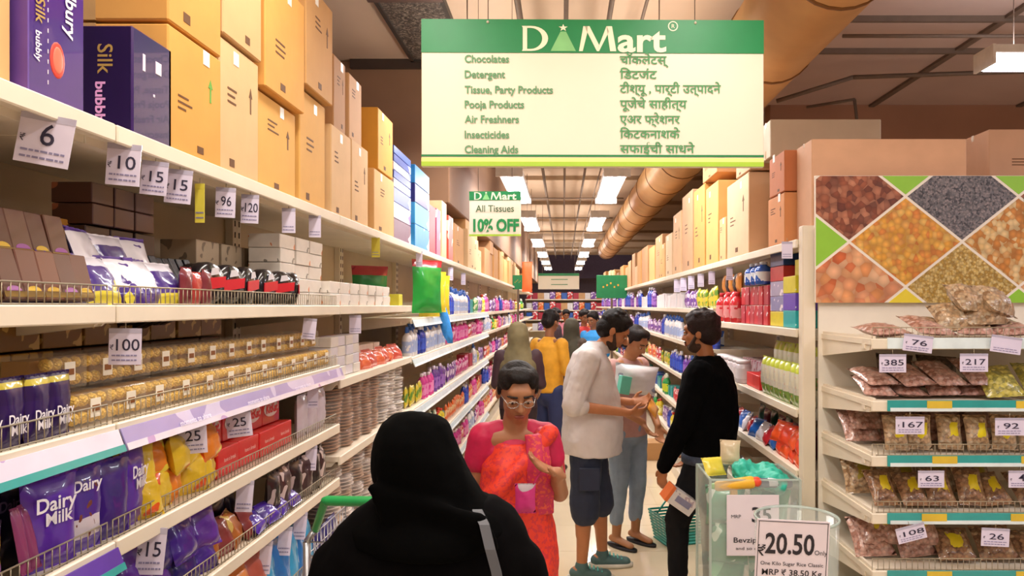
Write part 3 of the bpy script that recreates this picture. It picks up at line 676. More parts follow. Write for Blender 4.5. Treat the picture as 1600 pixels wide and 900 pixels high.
# ------------------------------------------------------------------ goods on the chocolate rack
S1, S2_, S3_, S4_, S5_ = 'upper chocolate shelf', 'second chocolate shelf', 'third chocolate shelf', 'fourth chocolate shelf', 'lowest chocolate shelf'
def k_bar(h, acc, w=.05, hh=.085, t=.016):
    def f():
        b = B(); b.box(-w/2, w/2, 0, t, 0, hh, M(h, .35, coat=.3), .002)
        c = B(); c.box(-w/2, w/2, -.0008, 0, hh*.05, hh*.16, M('#8A6A28', .4)); c.poly([(w*.36*math.cos(PI*i/8), hh*(.17+.10*math.sin(PI*i/8))) for i in range(9)], M(acc, .4), .0008, Matrix.Translation((0, -.0008, 0)))
        return [('wrapper', b.mesh('wrapper'), []), ('gold_print', c.mesh('gold_print'), [])]
    return proto(('bar', h, acc, w, hh), f)
bars = [k_bar('#63392A', '#D9B23A', .052, .1), k_bar('#6E4230', '#C8A02F', .052, .1), k_bar('#5A3426', '#A86AA8', .052, .1)]
lrow(bars, 'chocolate_bar', 7, 1.25, .053, .005, 1.712, 'brown chocolate bar leaning in the front rank', 'chocolate bar', 'brown chocolate bars', S1, tilt=-.28)
lrow([k_bar('#6E4634', '#A05AA0', .055, .1)]+bars[:1], 'chocolate_bar', 7, 1.27, .055, .085, 1.80, 'brown chocolate bar in the raised rear rank', 'chocolate bar', 'brown chocolate bars', S1, tilt=-.28)
b = B(); b.box(-.19, .19, 0, .18, 0, .095, M('#4A2C6A', .4), .002); tag(b.obj('display_tray', None, L_(1.44, .075, 1.701), (0, 0, RL)), 'dark purple step tray under the rear brown chocolate bars', 'tray')
lrow(k_box('#C98A3A', .07, .1, .05, accent='#8A4A20'), 'chocolate_carton', 5, 1.47, .073, .2, 1.86, 'small amber carton high behind the brown bars', 'box', 'amber cartons', S1, lay=1)
lrow(k_box('#3A1D5C', .09, .14, .155, accent='#A88AC8', t=.66), 'chocolate_carton', 7, 1.36, .098, .2, 1.702, 'dark purple carton at the back of the bars', 'box', 'dark purple cartons', S1)
lrow(k_box('#4A2A20', .085, .1, .05, accent='#9A5A3A'), 'chocolate_carton', 3, 1.83, .09, .14, 1.9, 'brown window carton behind the purple bags', 'box', 'brown window cartons', S1, lay=2, lh=.052)
lrow(k_box('#33201C', .095, .1, .195, accent='#6A3A3A', t=.66), 'chocolate_carton', 3, 1.83, .1, .15, 1.702, 'plain dark carton under the brown window cartons', 'box', 'plain dark cartons', S1)
pk = [k_pouch('#EDE8F0', .155, .125, .04, bands=[(0, '#3C1E78'), (.30, '#E9E4EE'), (.9, '#5A3A98')], accent='#4A2A8A', acc_t=.63, acc_s=6, seed=2), k_pouch('#3F2280', .15, .12, .045, bands=[(0, '#D9C93A'), (.22, '#40207E'), (.72, '#E8E2EE')], accent='#D8C83A', acc_t=.66, acc_s=5, seed=5)]
lrow(pk, 'chocolate_pouch', 6, 1.60, .068, .03, 1.705, 'purple and white chocolate pouch slumped on its neighbours', 'pouch', 'purple and white pouches', S1, tilt=-.5, yaw=.35)
lrow(pk[::-1], 'chocolate_pouch', 4, 1.64, .09, .10, 1.76, 'purple and white pouch in the rear rank', 'pouch', 'purple and white pouches', S1, tilt=-.35, yaw=.3)
lrow(k_box('#1C1620', .03, .16, .15, accent='#D8D4DC', t=.68), 'chocolate_slab', 7, 2.0, .035, .07, 1.703, 'black slab box leaning behind the small packs', 'box', 'black slab boxes', S1, tilt=-.45)
lrow([k_pouch('#7A3038', .06, .1, .03, accent='#D8485A', seed=8), k_pouch('#B8403A', .06, .09, .03, accent='#F0E6E0', seed=9)], 'candy_pouch', 3, 1.99, .06, .02, 1.702, 'small reddish candy pouch', 'pouch', 'reddish candy pouches', S1)
def k_round():
    def f():
        b = B(); n = 22; r = .062
        b.loft([[(q*math.cos(2*PI*i/n), y, r+q*math.sin(2*PI*i/n)) for i in range(n)] for q, y in ((r*.4, .0), (r*.9, .006), (r, .02), (r, .045), (r*.85, .06))], M('#17131A', .22, coat=.6))
        c = B(); c.poly([(-r*.75, r*.65), (r*.75, r*.85), (r*.8, r*1.35), (-r*.7, r*1.2)], M('#C8202E', .35), .003, Matrix.Translation((0, -.003, 0)))
        c2 = B(); c2.poly([(-r*.3, r*1.35), (r*.35, r*1.45), (r*.2, r*1.75), (-r*.2, r*1.7)], M('#D8D4DC', .35), .002, Matrix.Translation((0, -.003, 0)))
        return [('pack', b.mesh('pack'), []), ('red_band', c.mesh('red_band'), []), ('white_print', c2.mesh('white_print'), [])]
    return proto('round', f)
lrow(k_round(), 'round_sweet_pack', 6, 2.14, .135, .012, 1.704, 'round black sweet pack with a red band', 'sweet pack', 'round black sweet packs', S1, yaw=.5)
lrow(k_round(), 'round_sweet_pack', 5, 2.2, .14, .085, 1.704, 'round black sweet pack in the second rank', 'sweet pack', 'round black sweet packs', S1, yaw=.5)
wb = [k_box('#E6DED4', .15, .12, .052, accent='#D98A5A', t=.66, s=22), k_box('#EAE3DA', .15, .12, .052, accent='#8A8478', t=.66, s=30)]
lrow(wb, 'white_sweet_box', 3, 2.82, .16, .05, 1.703, 'white sweet box with faint print', 'box', 'stacked white sweet boxes', S1, lay=5, lh=.054)
lrow(wb, 'white_sweet_box', 7, 3.30, .16, .02, 1.703, 'flat white sweet box past the tall pile', 'box', 'flat white sweet boxes', S1, lay=2, lh=.054)
lrow(k_box('#B8A48A', .16, .12, .12, accent='#7A6A58', t=.6, s=20), 'sweet_carton', 3, 2.5, .18, .2, 1.80, 'grey-brown carton with round print behind the packs', 'box', 'round print cartons', S1)
lrow(k_box('#2A2024', .2, .12, .095), 'sweet_carton', 3, 2.42, .2, .2, 1.702, 'black carton under the round print cartons', 'box', 'black cartons', S1)
spawn(k_box('#D9D23A', .1, .1, .07), 'sweet_box', L_(4.62, .02, 1.703), RL, 'small lime yellow box at the end of the white sweet boxes', 'box')
# second shelf: purple packets then gold boxes
dm = [k_pouch('#2A1450', .075, .125, .03, bands=[(0, '#2E1658'), (.62, '#2A1450'), (.84, '#C9B83A'), (.93, '#2A1450')], seed=11+i, txt=(('Dairy', 0, .34, .026), ('Milk', 0, .18, .026))) for i in range(3)]
lrow(dm, 'chocolate_packet', 4, 1.295, .066, .02, 1.44, 'dark purple chocolate packet with white script', 'packet', 'dark purple packets', S2_, yaw=.1)
lrow(k_box('#C79A42', .13, .1, .05, accent='#8A5A1E', t=.55, s=20), 'gold_carton', 3, 1.40, .135, .2, 1.44, 'gold carton behind the dark purple packets', 'box', 'gold cartons', S2_, lay=3, lh=.052)
gw = 'second chocolate shelf'
gk = k_gold()
for l, (ins, dz) in enumerate(((.015, 0), (.07, .078))):
    for i in range(13):
        Y = 1.60+.13*i
        if Y > 3.2: break
        put_gold(gk, L_(Y, ins+R.uniform(0, .006), 1.441+dz), RL+R.uniform(-.03, .03), f"{nth(i)} clear box of gold chocolate balls, {('bottom', 'upper')[l]} row, second chocolate shelf", 'gold chocolate boxes')
lrow(k_box('#9C7434', .14, .12, .06, accent='#E0C070', t=.56, s=26), 'gold_carton', 7, 1.62, .15, .2, 1.60, 'gold brown carton above the clear gold boxes', 'box', 'gold brown cartons', gw)
lrow(k_box('#5A3A1C', .14, .12, .155), 'gold_carton', 7, 1.62, .15, .2, 1.44, 'plain brown carton behind the clear gold boxes', 'box', 'plain brown cartons', gw)
lrow([k_box('#DAD4DC', .11, .1, .045, accent='#A89AB8', t=.6), k_box('#E0D8D0', .11, .1, .045, accent='#C98A7A', t=.62)], 'silver_sweet_box', 4, 3.32, .12, .03, 1.373, 'silver white sweet box', 'box', 'silver white sweet boxes', 'second shelf of plate rack', lay=4, lh=.047)
lrow([k_pouch('#D8603A', .14, .09, .06, accent='#F0C0A0', seed=21), k_pouch('#C84A3A', .14, .1, .06, accent='#E89A7A', seed=22)], 'snack_packet', 6, 3.85, .15, .03, 1.373, 'orange-red snack packet', 'packet', 'orange-red snack packets', 'second shelf of plate rack', tilt=-.5, yaw=.3)
lrow([k_box('#E3C8B4', .14, .1, .1, accent='#C8603A', t=.6)], 'snack_box', 6, 3.85, .15, .16, 1.373, 'peach snack box behind the orange-red packets', 'box', 'peach snack boxes', 'second shelf of plate rack')
# third shelf
lrow(k_pouch('#D9B43A', .08, .13, .03, bands=[(0, '#8A4A9A'), (.45, '#E0B83A'), (.8, '#2A1A30')], seed=31), 'candy_pouch', 2, 1.22, .07, .01, 1.18, 'yellow and mauve candy pouch', 'pouch', 'yellow and mauve pouches', S3_)
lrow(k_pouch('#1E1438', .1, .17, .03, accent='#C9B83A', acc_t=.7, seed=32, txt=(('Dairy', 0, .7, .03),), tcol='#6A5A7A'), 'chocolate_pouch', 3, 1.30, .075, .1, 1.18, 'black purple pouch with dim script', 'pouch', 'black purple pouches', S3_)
dp = [k_pouch('#5A2CA8', .125, .175, .045, accent='#E8DCE8', acc_t=.72, acc_s=10, seed=33, txt=(('Dairy', -.02, .66, .04), ('Milk', .02, .5, .035))), k_pouch('#4A2496', .12, .17, .045, bands=[(0, '#5A3AA8'), (.18, '#D9D0DC'), (.42, '#4A2496')], accent='#7A3A2A', acc_t=.66, seed=34, txt=(('Dairy', 0, .76, .034),)), k_pouch('#3C1C80', .12, .17, .04, seed=35)]
lrow(dp, 'chocolate_pouch', 4, 1.465, .095, .02, 1.182, 'big violet chocolate pouch with white script', 'pouch', 'big violet pouches', S3_, yaw=.25)
lrow(k_pouch('#8A3A6A', .03, .12, .012, accent='#E8D0DA', seed=37), 'chocolate_bar', 2, 1.38, .03, .005, 1.2, 'slim crimson bar standing before the violet pouches', 'chocolate bar', 'slim crimson bars', S3_, tilt=-.2)
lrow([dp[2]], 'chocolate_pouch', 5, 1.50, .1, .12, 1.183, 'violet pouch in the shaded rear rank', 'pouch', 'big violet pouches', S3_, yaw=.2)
yo = [k_pouch('#E8C22E', .105, .1, .06, accent='#E85A1E', acc_t=.55, acc_s=14, seed=41), k_pouch('#EFCB38', .105, .1, .06, accent='#8A2A2A', acc_t=.66, acc_s=18, seed=42), k_pouch('#F08A28', .1, .095, .06, accent='#F4E04A', acc_t=.56, acc_s=14, seed=43)]
lrow(yo, 'toffee_pouch', 5, 1.80, .085, .02, 1.182, 'yellow and orange toffee pouch', 'pouch', 'yellow and orange pouches', S3_, yaw=.5, tilt=-.2, lay=2, lh=.075, jit=.015)
lrow([k_box('#C99838', .1, .1, .14, accent='#7A3A1A')], 'toffee_carton', 4, 1.86, .11, .16, 1.182, 'mustard carton behind the toffee pouches', 'box', 'mustard cartons', S3_)
def k_kit(w, h, open_):
    def f():
        RED = M('#E0181E', .3, coat=.5, var=.05); b = B(); b.box(-w/2, w/2, 0, .11, 0, h, RED, .003); out = [('box', b.mesh('box'), [])]
        q = B()
        if open_:
            q.ell((0, -.001, h*.55), (w*.42, .002, h*.3), M('#F4EEEA', .35), n=16); q.text('KitKat', 0, -.004, h*.42, h*.42, M('#E0181E', .35), off=.05, fit=w*.66)
        else:
            q.text('have a break', w*.05, -.001, h*.5, h*.22, M('#F4C8C0', .35), off=.01, fit=w*.55); q.box(-w*.35, w*.1, -.001, 0, h*.28, h*.34, M('#F09A90', .35))
        out.append(('lettering', q.mesh('lettering'), [])); return out
    return proto(('kit', w, h, open_), f)
lrow(k_kit(.15, .085, False), 'wafer_box', 4, 2.27, .155, .03, 1.182, 'bright red wafer box with small slogan', 'box', 'bright red wafer boxes', S3_, yaw=.02)
lrow(k_kit(.15, .10, True), 'wafer_box', 4, 2.25, .155, .075, 1.268, 'bright red wafer box with white oval', 'box', 'bright red wafer boxes', S3_, yaw=.04)
lrow(k_pouch('#D8CCD8', .1, .16, .05, accent='#8A6A9A', seed=45), 'sweet_pouch', 3, 2.93, .11, .04, 1.182, 'lilac-white sweet pouch past the red boxes', 'pouch', 'lilac-white pouches', S3_)
# fourth and lowest shelf
pg = [k_pouch('#43208C', .12, .12, .06, accent='#E0A040', acc_t=.64, acc_s=9, seed=51), k_pouch('#5A2A98', .12, .12, .06, accent='#D8A8DC', acc_t=.6, acc_s=16, seed=52), k_pouch('#2A1A6A', .12, .11, .06, accent='#2A9AB8', acc_t=.66, acc_s=10, seed=53)]
lrow(pg, 'mini_chocolate_bag', 7, 1.50, .1, .02, .943, 'purple bag of mini chocolates with gold specks', 'bag', 'purple mini chocolate bags', S4_, yaw=.4, tilt=-.35, lay=2, lh=.07, jit=.015)
og = [k_pouch('#B86A2A', .11, .11, .06, accent='#E0C068', acc_t=.55, acc_s=18, seed=54), k_pouch('#8A3A3A', .11, .11, .06, accent='#3A9AB8', acc_t=.62, acc_s=14, seed=55)]
lrow(og, 'sweet_bag', 4, 2.16, .09, .03, .943, 'copper coloured sweet bag', 'bag', 'copper sweet bags', S4_, yaw=.4, tilt=-.4)
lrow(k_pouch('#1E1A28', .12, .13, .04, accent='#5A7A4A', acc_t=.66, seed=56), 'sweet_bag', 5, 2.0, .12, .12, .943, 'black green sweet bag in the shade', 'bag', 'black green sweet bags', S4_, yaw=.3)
bk = [k_pouch('#2A1C20', .11, .16, .05, accent='#B8A8A8', acc_t=.6, acc_s=20, seed=57), k_pouch('#4A3234', .11, .16, .05, accent='#D8C8C4', acc_t=.58, acc_s=22, seed=58)]
lrow(bk, 'sweet_bag', 6, 2.62, .1, .03, .943, 'black and silver patterned sweet bag', 'bag', 'black and silver sweet bags', S4_, yaw=.3)
lrow([k_pouch('#4A2AA0', .1, .08, .05, accent='#E8D8E8', acc_t=.66, seed=59)], 'sweet_bag', 4, 2.45, .11, .0, .955, 'royal blue sweet bag lying in front', 'bag', 'royal blue sweet bags', S4_, yaw=.5, tilt=-.8)
b5 = [k_pouch('#E88A3A', .12, .13, .07, accent='#F0E0D0', acc_t=.6, seed=61), k_pouch('#C86A5A', .12, .13, .06, accent='#F0D0C0', acc_t=.6, seed=62)]
lrow(b5, 'biscuit_bag', 5, 1.98, .12, .02, .653, 'orange biscuit bag', 'bag', 'orange biscuit bags', S5_, yaw=.3, lay=2, lh=.08, tilt=-.2)
lrow([k_pouch('#3AA8E0', .13, .2, .05, accent='#D8ECF8', acc_t=.56, acc_s=8, seed=63), k_pouch('#2A7AC8', .13, .2, .05, accent='#C8E4F4', acc_t=.6, acc_s=8, seed=64)], 'wafer_pouch', 5, 2.58, .1, .02, .653, 'sky blue wafer pouch', 'pouch', 'sky blue wafer pouches', S5_, yaw=.25, tilt=-.15)
lrow([k_pouch('#2A2A78', .12, .12, .05, accent='#E0A0A0', acc_t=.66, seed=65)], 'wafer_pouch', 3, 3.06, .09, .02, .653, 'navy wafer pouch', 'pouch', 'navy wafer pouches', S5_)
# plate stacks
def k_plates(h, n, r, col, wrap):
    def f():
        rr = random.Random(int(r*1000)+n); b = B(); dz = h/n
        for k in range(n):
            z = k*dz; q = r*(1+rr.uniform(-.03, .03)); b.lathe([(q*.6, z), (q*.96, z+dz*.5), (q, z+dz*.72), (q*.93, z+dz*.8), (q*.6, z+dz*.35)], M(col, .55, var=.14, scale=30), n=14, c=(rr.uniform(-.006, .006), r+rr.uniform(-.006, .006), 0))
        c = B(); c.lathe([(r*.9, .0), (r*1.04, .01), (r*1.03, h*.5), (r*1.05, h), (r*.7, h+.012), (.01, h+.01)], M(wrap, .12, alpha=.16, var=0, coat=.4, bump=.6, bscale=22), n=14, c=(0, r, 0))
        return [('plates', b.mesh('plates'), []), ('plastic_wrap', c.mesh('plastic_wrap'), [])]
    return proto(('pl', h, n, r, col), f)
br = [k_plates(.075, 5, .082, '#B98A66', '#F0E6DC'), k_plates(.075, 5, .078, '#A87A58', '#F0E6DC')]
wt = [k_plates(.07, 4, .09, '#E4D8CC', '#FFFFFF'), k_plates(.07, 4, .085, '#DCCCC0', '#FFFFFF')]
PR = 'plate rack'
lrow(br, 'plate_stack', 5, 3.36, .17, .01, 1.033, 'wrapped pack of brown leaf plates', 'plate stack', 'packs of brown plates', 'middle shelf of '+PR, lay=4, lh=.078, jit=.006)
lrow(wt, 'plate_stack', 3, 4.24, .19, .0, 1.033, 'wrapped pack of white plates', 'plate stack', 'packs of white plates', 'middle shelf of '+PR, lay=4, lh=.076, jit=.01)
lrow([k_plates(.075, 5, .084, '#C9A88C', '#F0E6DC'), wt[1]], 'plate_stack', 5, 3.38, .18, .01, .653, 'wrapped pack of pale brown plates', 'plate stack', 'packs of pale brown plates', 'fourth shelf of '+PR, lay=4, lh=.08, jit=.008)
lrow(wt, 'plate_stack', 3, 4.28, .19, .0, .653, 'wrapped pack of white paper bowls', 'plate stack', 'packs of white bowls', 'fourth shelf of '+PR, lay=4, lh=.076, jit=.01)
lrow(br, 'plate_stack', 5, 3.38, .18, .01, .283, 'wrapped pack of small brown plates', 'plate stack', 'packs of small brown plates', 'bottom shelf of '+PR, lay=3, lh=.08)

# ------------------------------------------------------------------ price tags
PTAG = M('#DCD3EA', .3, coat=.4, var=.03); INK = M('#2A2440', .5); FINE = M('#8A84A8', .5); SLV = M('#B4AEC4', .2, coat=.6)
def price(px, py, w, h, s, Y, label, roll=0, yaw=.25, col=None, ink=None, hook=True):
    u = Y/F; X0, Z0 = P(px, py, Y); W = w*u; H = h*u
    r = empty('price_tag', (X0, Y, Z0+H/2), Euler((0, roll, yaw)), label, 'price tag', 'hanging price tags')
    cm = col or PTAG
    B().box(-W/2, W/2, 0, .0016, -H, 0, cm, .0004).obj('card', r)
    B().box(-W/2, W/2, -.0006, .0022, -H*.12, H*.02, SLV if not col else cm).obj('sleeve_edge', r)
    if s:
        q = B(); q.text(s, W*.04, -.0012, -H*.60, H*.46 if len(s) > 1 else H*.62, ink or INK, off=.005, fit=min(W*.72, W*.26*len(s)))
        q.text('₹', -W*.40, -.0012, -H*.58, H*.2, ink or INK); q.obj('lettering', r)
    q = B(); rr = random.Random(px)
    for k in range(2):
        x = -W*.4
        while x < W*.36:
            l = rr.uniform(.05, .14)*W; q.box(x, min(x+l, W*.4), -.0012, 0, -H*(.76+.13*k), -H*(.72+.13*k), FINE); x += l+W*.03
    q.obj('fine_print', r)
    if hook: B().tube([(0, .001, -.002), (0, .001, .018)], .0012, WIRE, 4).obj('hook', r)
    return r
def lY(px): return 1.018*F/(880-px)*.985
for px, py, w, h, s, roll, lab in ((77, 220, 76, 78, '6', .16, 'large tilted price card reading six under the purple boxes'), (195, 258, 48, 64, '10', .06, 'price card reading ten under the top shelf'), (243, 279, 38, 52, '15', .08, 'first of two adjoining price cards reading fifteen'), (281, 292, 38, 52, '15', .08, 'second of two adjoining price cards reading fifteen'),
  (353, 317, 29, 46, '96', .03, 'price card reading ninety-six under the top shelf'), (391, 327, 26, 44, '120', .03, 'price card past the one reading ninety-six'), (451, 345, 20, 38, '', 0, 'small blank-looking price card under the pale cartons'), (492, 354, 18, 34, '', 0, 'smaller price card beyond the blank-looking one')):
    price(px, py, w, h, s, lY(px), lab, roll)
for i, (px, py, w, h) in enumerate(((655, 405, 10, 24), (704, 428, 8, 20), (724, 436, 7, 18))): price(px, py, w, h, '', lY(px), nth(i)+' tiny white price card under the blue tissue packs')
YT = M('#D9CC4A', .45)
price(312, 318, 15, 60, '', lY(312), 'plain narrow yellow tag beside the cards reading fifteen', 0, 0, YT, YT); price(587, 387, 13, 30, '', lY(587), 'short yellow tag near the blue tissue packs', 0, 0, YT, YT)
for px, py, w, h, s, roll, lab in ((196, 542, 46, 56, '100', .02, 'price card reading one hundred over the gold boxes'), (485, 514, 20, 32, '', .1, 'small price card above the far gold boxes'), (555, 507, 18, 28, '', 0, 'pale card on the shelf edge past the gold boxes'),
  (299, 684, 42, 50, '25', -.05, 'first price card reading twenty-five over the toffee pouches'), (371, 662, 37, 42, '25', -.1, 'second price card reading twenty-five over the red boxes'), (489, 620, 16, 34, '', 0, 'lilac tag at the end of the purple strip'),
  (240, 862, 40, 72, '15', .1, 'tall price card reading fifteen over purple bags'), (384, 776, 25, 48, '', .08, 'lilac card over the copper sweet bags'), (487, 716, 17, 38, '', .06, 'lilac card over the black and silver bags'), (471, 822, 19, 42, '', .1, 'lilac card beside the sky blue pouches'), (447, 846, 20, 44, '', .1, 'tilted lilac card between orange and sky blue packs'), (417, 872, 18, 50, '', .1, 'long lilac card over the orange biscuit bags')):
    price(px, py, w, h, s, lY(px), lab, roll)
for px, py, w, h, s, roll, lab in ((1395, 568, 42, 28, '385', 0, 'price card reading three eighty-five under the top edge of the end rack'), (1522, 567, 44, 28, '217', 0, 'price card reading two seventeen on the end rack'), (1436, 537, 46, 26, '76', .12, 'tilted price card reading seventy-six on the white strip'), (1574, 539, 48, 26, '', .14, 'tilted blurred price card on the white strip'),
  (1422, 665, 45, 27, '167', 0, 'price card reading one sixty-seven on the end rack'), (1578, 667, 46, 27, '92', 0, 'price card reading ninety-two on the end rack'), (1455, 749, 41, 26, '63', 0, 'price card reading sixty-three on the end rack'), (1595, 749, 38, 26, '4', 0, 'price card reading four at the frame edge'), (1421, 834, 46, 24, '108', -.25, 'steeply tilted price card reading one hundred and eight'), (1556, 840, 44, 28, '26', .05, 'price card reading twenty-six on the lowest strip')):
    price(px, py, w, h, s, YF-.03, lab, roll, 0)
price(1230, 391, 17, 26, '', 3.42, 'white card under the top shelf beside the poster', 0, 0)
for i, px in enumerate((1140, 1112, 1095, 1080, 1068, 1058)): price(px, 478-(RT-.055-1.7)*(px-880)/RA+10, 10, 20, '', RA*F/(px-880)-.02, nth(i)+' small white card under the detergent rack top', 0, -.3)

# ------------------------------------------------------------------ dried food bags on the end rack
def nut(c, seed, lab=('#EBD92E', '#F4F0D0'), w=.17, h=.12, t=.07):
    def f():
        b = B(); b.pouch(w, h, t, M(c[0], .3, vor=(70,)+tuple(c), coat=.5, bump=.5, bscale=60), seed=seed); out = [('bag', b.mesh('bag'), [])]
        if lab: q = B(); q.pouch(w*.42, h*.46, t*.45, M(lab[0], .4, accent=lab[1], acc_t=.68, acc_s=60), seed=seed+3, nx=4, nz=4, X=Matrix.Translation((w*.05, -t*.36, h*.3))); out.append(('label', q.mesh('label'), []))
        return out
    return proto(('nut', seed, w, h, c), f)
PK = ('#D09A8A', '#E4B8A8', '#A8705E', '#F0D0C4'); TN = ('#D0A880', '#E4C49C', '#9A7450', '#F0DCBC'); YG = ('#DCCC5A', '#EADC7A', '#B0A23A', '#A09C5A'); BW = ('#A8785A', '#C4966E', '#7A523C', '#DCB890')
def erow(z, n, x0, dx, c, seed, desc, grp, shelf, lab=('#D8C83A', '#EDE9B0'), tilt=-.9, ins=.03, w=.17, h=.13, t=.06, lay=1, lh=.05, yaw=.12):
    for l in range(lay):
        for i in range(n):
            k = nut(c, seed+i % 3, lab, w, h, t)
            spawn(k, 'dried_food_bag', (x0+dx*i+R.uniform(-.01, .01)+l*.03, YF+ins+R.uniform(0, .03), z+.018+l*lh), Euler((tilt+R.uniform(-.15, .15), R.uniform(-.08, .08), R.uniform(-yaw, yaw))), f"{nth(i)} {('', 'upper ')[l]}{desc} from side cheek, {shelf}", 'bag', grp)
E1 = ['top end rack shelf', 'second end rack shelf', 'third end rack shelf', 'fourth end rack shelf', 'lowest end rack shelf']
erow(1.572, 4, 1.31, .165, PK, 70, 'pinkish nut bag lying flat', 'pinkish nut bags', E1[0], None, -1.3, .05, .16, .2, .05)
for i, (x, z) in enumerate(((1.60, 1.64), (1.70, 1.66), (1.66, 1.71), (1.76, 1.70))): spawn(nut(TN, 74+i, None, .2, .14, .1), 'dried_food_bag', (x, YF+.1, z-.03), Euler((-.8, .1*i-.1, .2*i)), nth(i)+' plump tan bag heaped before the white backing board', 'bag', 'plump tan bags')
erow(1.333, 4, 1.24, .135, PK, 80, 'reddish nut bag', 'reddish nut bags', E1[1], None, -1.25, .05, .13, .2, .055, lay=2, lh=.04)
erow(1.333, 2, 1.72, .155, YG, 83, 'golden chickpea bag', 'golden chickpea bags', E1[1], None, -.9, .02, .15, .17, .08)
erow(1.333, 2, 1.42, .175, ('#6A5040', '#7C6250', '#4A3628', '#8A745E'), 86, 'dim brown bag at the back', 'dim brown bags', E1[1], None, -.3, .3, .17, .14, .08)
erow(1.122, 6, 1.30, .107, TN, 90, 'tan nut bag with yellow label', 'tan labelled bags', E1[2], ('#F0DC1E', '#F6F2B0'), -.35, .04, .1, .13, .06)
erow(1.122, 4, 1.25, .16, PK, 93, 'pale nut bag behind the labelled ones', 'pale rear nut bags', E1[2], None, -.9, .24, .15, .18, .06, lay=2, lh=.05)
erow(.902, 6, 1.27, .115, BW, 96, 'brown date bag with yellow label', 'brown date bags', E1[3], ('#EED81E', '#F4F0A0'), -.75, .05, .11, .15, .06)
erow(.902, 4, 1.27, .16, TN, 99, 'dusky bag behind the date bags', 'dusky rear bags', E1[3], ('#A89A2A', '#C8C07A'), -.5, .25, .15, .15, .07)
erow(.682, 2, 1.26, .165, PK, 102, 'red-brown bag with two-colour label', 'red-brown labelled bags', E1[4], ('#E0C82E', '#2A8A4A'), -.8, .12, .16, .17, .07, lay=2, lh=.045)
erow(.682, 3, 1.57, .155, BW, 105, 'brown bag with yellow flap', 'brown flap bags', E1[4], ('#E8D41E', '#F0ECA0'), -.9, .06, .15, .14, .06)
erow(.44, 4, 1.26, .15, YG, 108, 'green yellow bag near the floor', 'green yellow bags', 'bottom end rack shelf', None, -.7, .05, .14, .15, .06)

# ------------------------------------------------------------------ household goods rack beyond the plates
def brow(ks, name, n, Y0, pitch, z, desc, cat, bay, shelf, side='L', inset=.03, **kw):
    lrow(ks, name, n, Y0, pitch, inset, z, desc, cat, desc+' row', (f'{shelf} shelf, {bay}'), side=side, **kw)
GRN, YLW = '#1E9A3A', '#E8D02E'
spawn(k_pouch(GRN, .3, .36, .1, bands=[(0, GRN), (.86, '#B8202E')], seed=120), 'broom_bag', L_(5.3, -.02, 1.66), (0, 0, RL-.6), 'tall green bag with a red top hanging past the sweet boxes', 'bag')
spawn(k_pouch('#127A3A', .26, .3, .1, bands=[(0, '#127A3A'), (.8, '#A82030')], seed=121), 'broom_bag', L_(4.95, .3, 1.66), (0, 0, RL-.9), 'dark green bag seen between the rack uprights', 'bag')
for i, (y, z, w) in enumerate(((5.5, 1.63, .2), (5.75, 1.66, .22), (6.0, 1.64, .2))): spawn(k_pouch(YLW, w, .3, .08, accent='#F4F0B0', seed=122+i), 'glove_bag', L_(y, .0, z), (0, 0, RL-.7), nth(i)+' bright yellow bag hanging past the green bag', 'bag', 'bright yellow bags')
b = B()
b.loft([[(r*math.cos(2*PI*i/10)+x, r*.5*math.sin(2*PI*i/10)*(1+.3*(i % 2)), z) for i in range(10)] for x, z, r in ((0, .34, .012), (.01, .27, .03), (.03, .15, .045), (.06, .03, .04), (.08, -.04, .02))], M('#2E8AD8', .6, var=.2, scale=30, bump=.3)); tag(b.obj('blue_mop_cloth', None, (-.985, 5.9, 1.44), (0, 0, .1)), 'limp bright blue cloth hanging from the household goods rack', 'cloth')
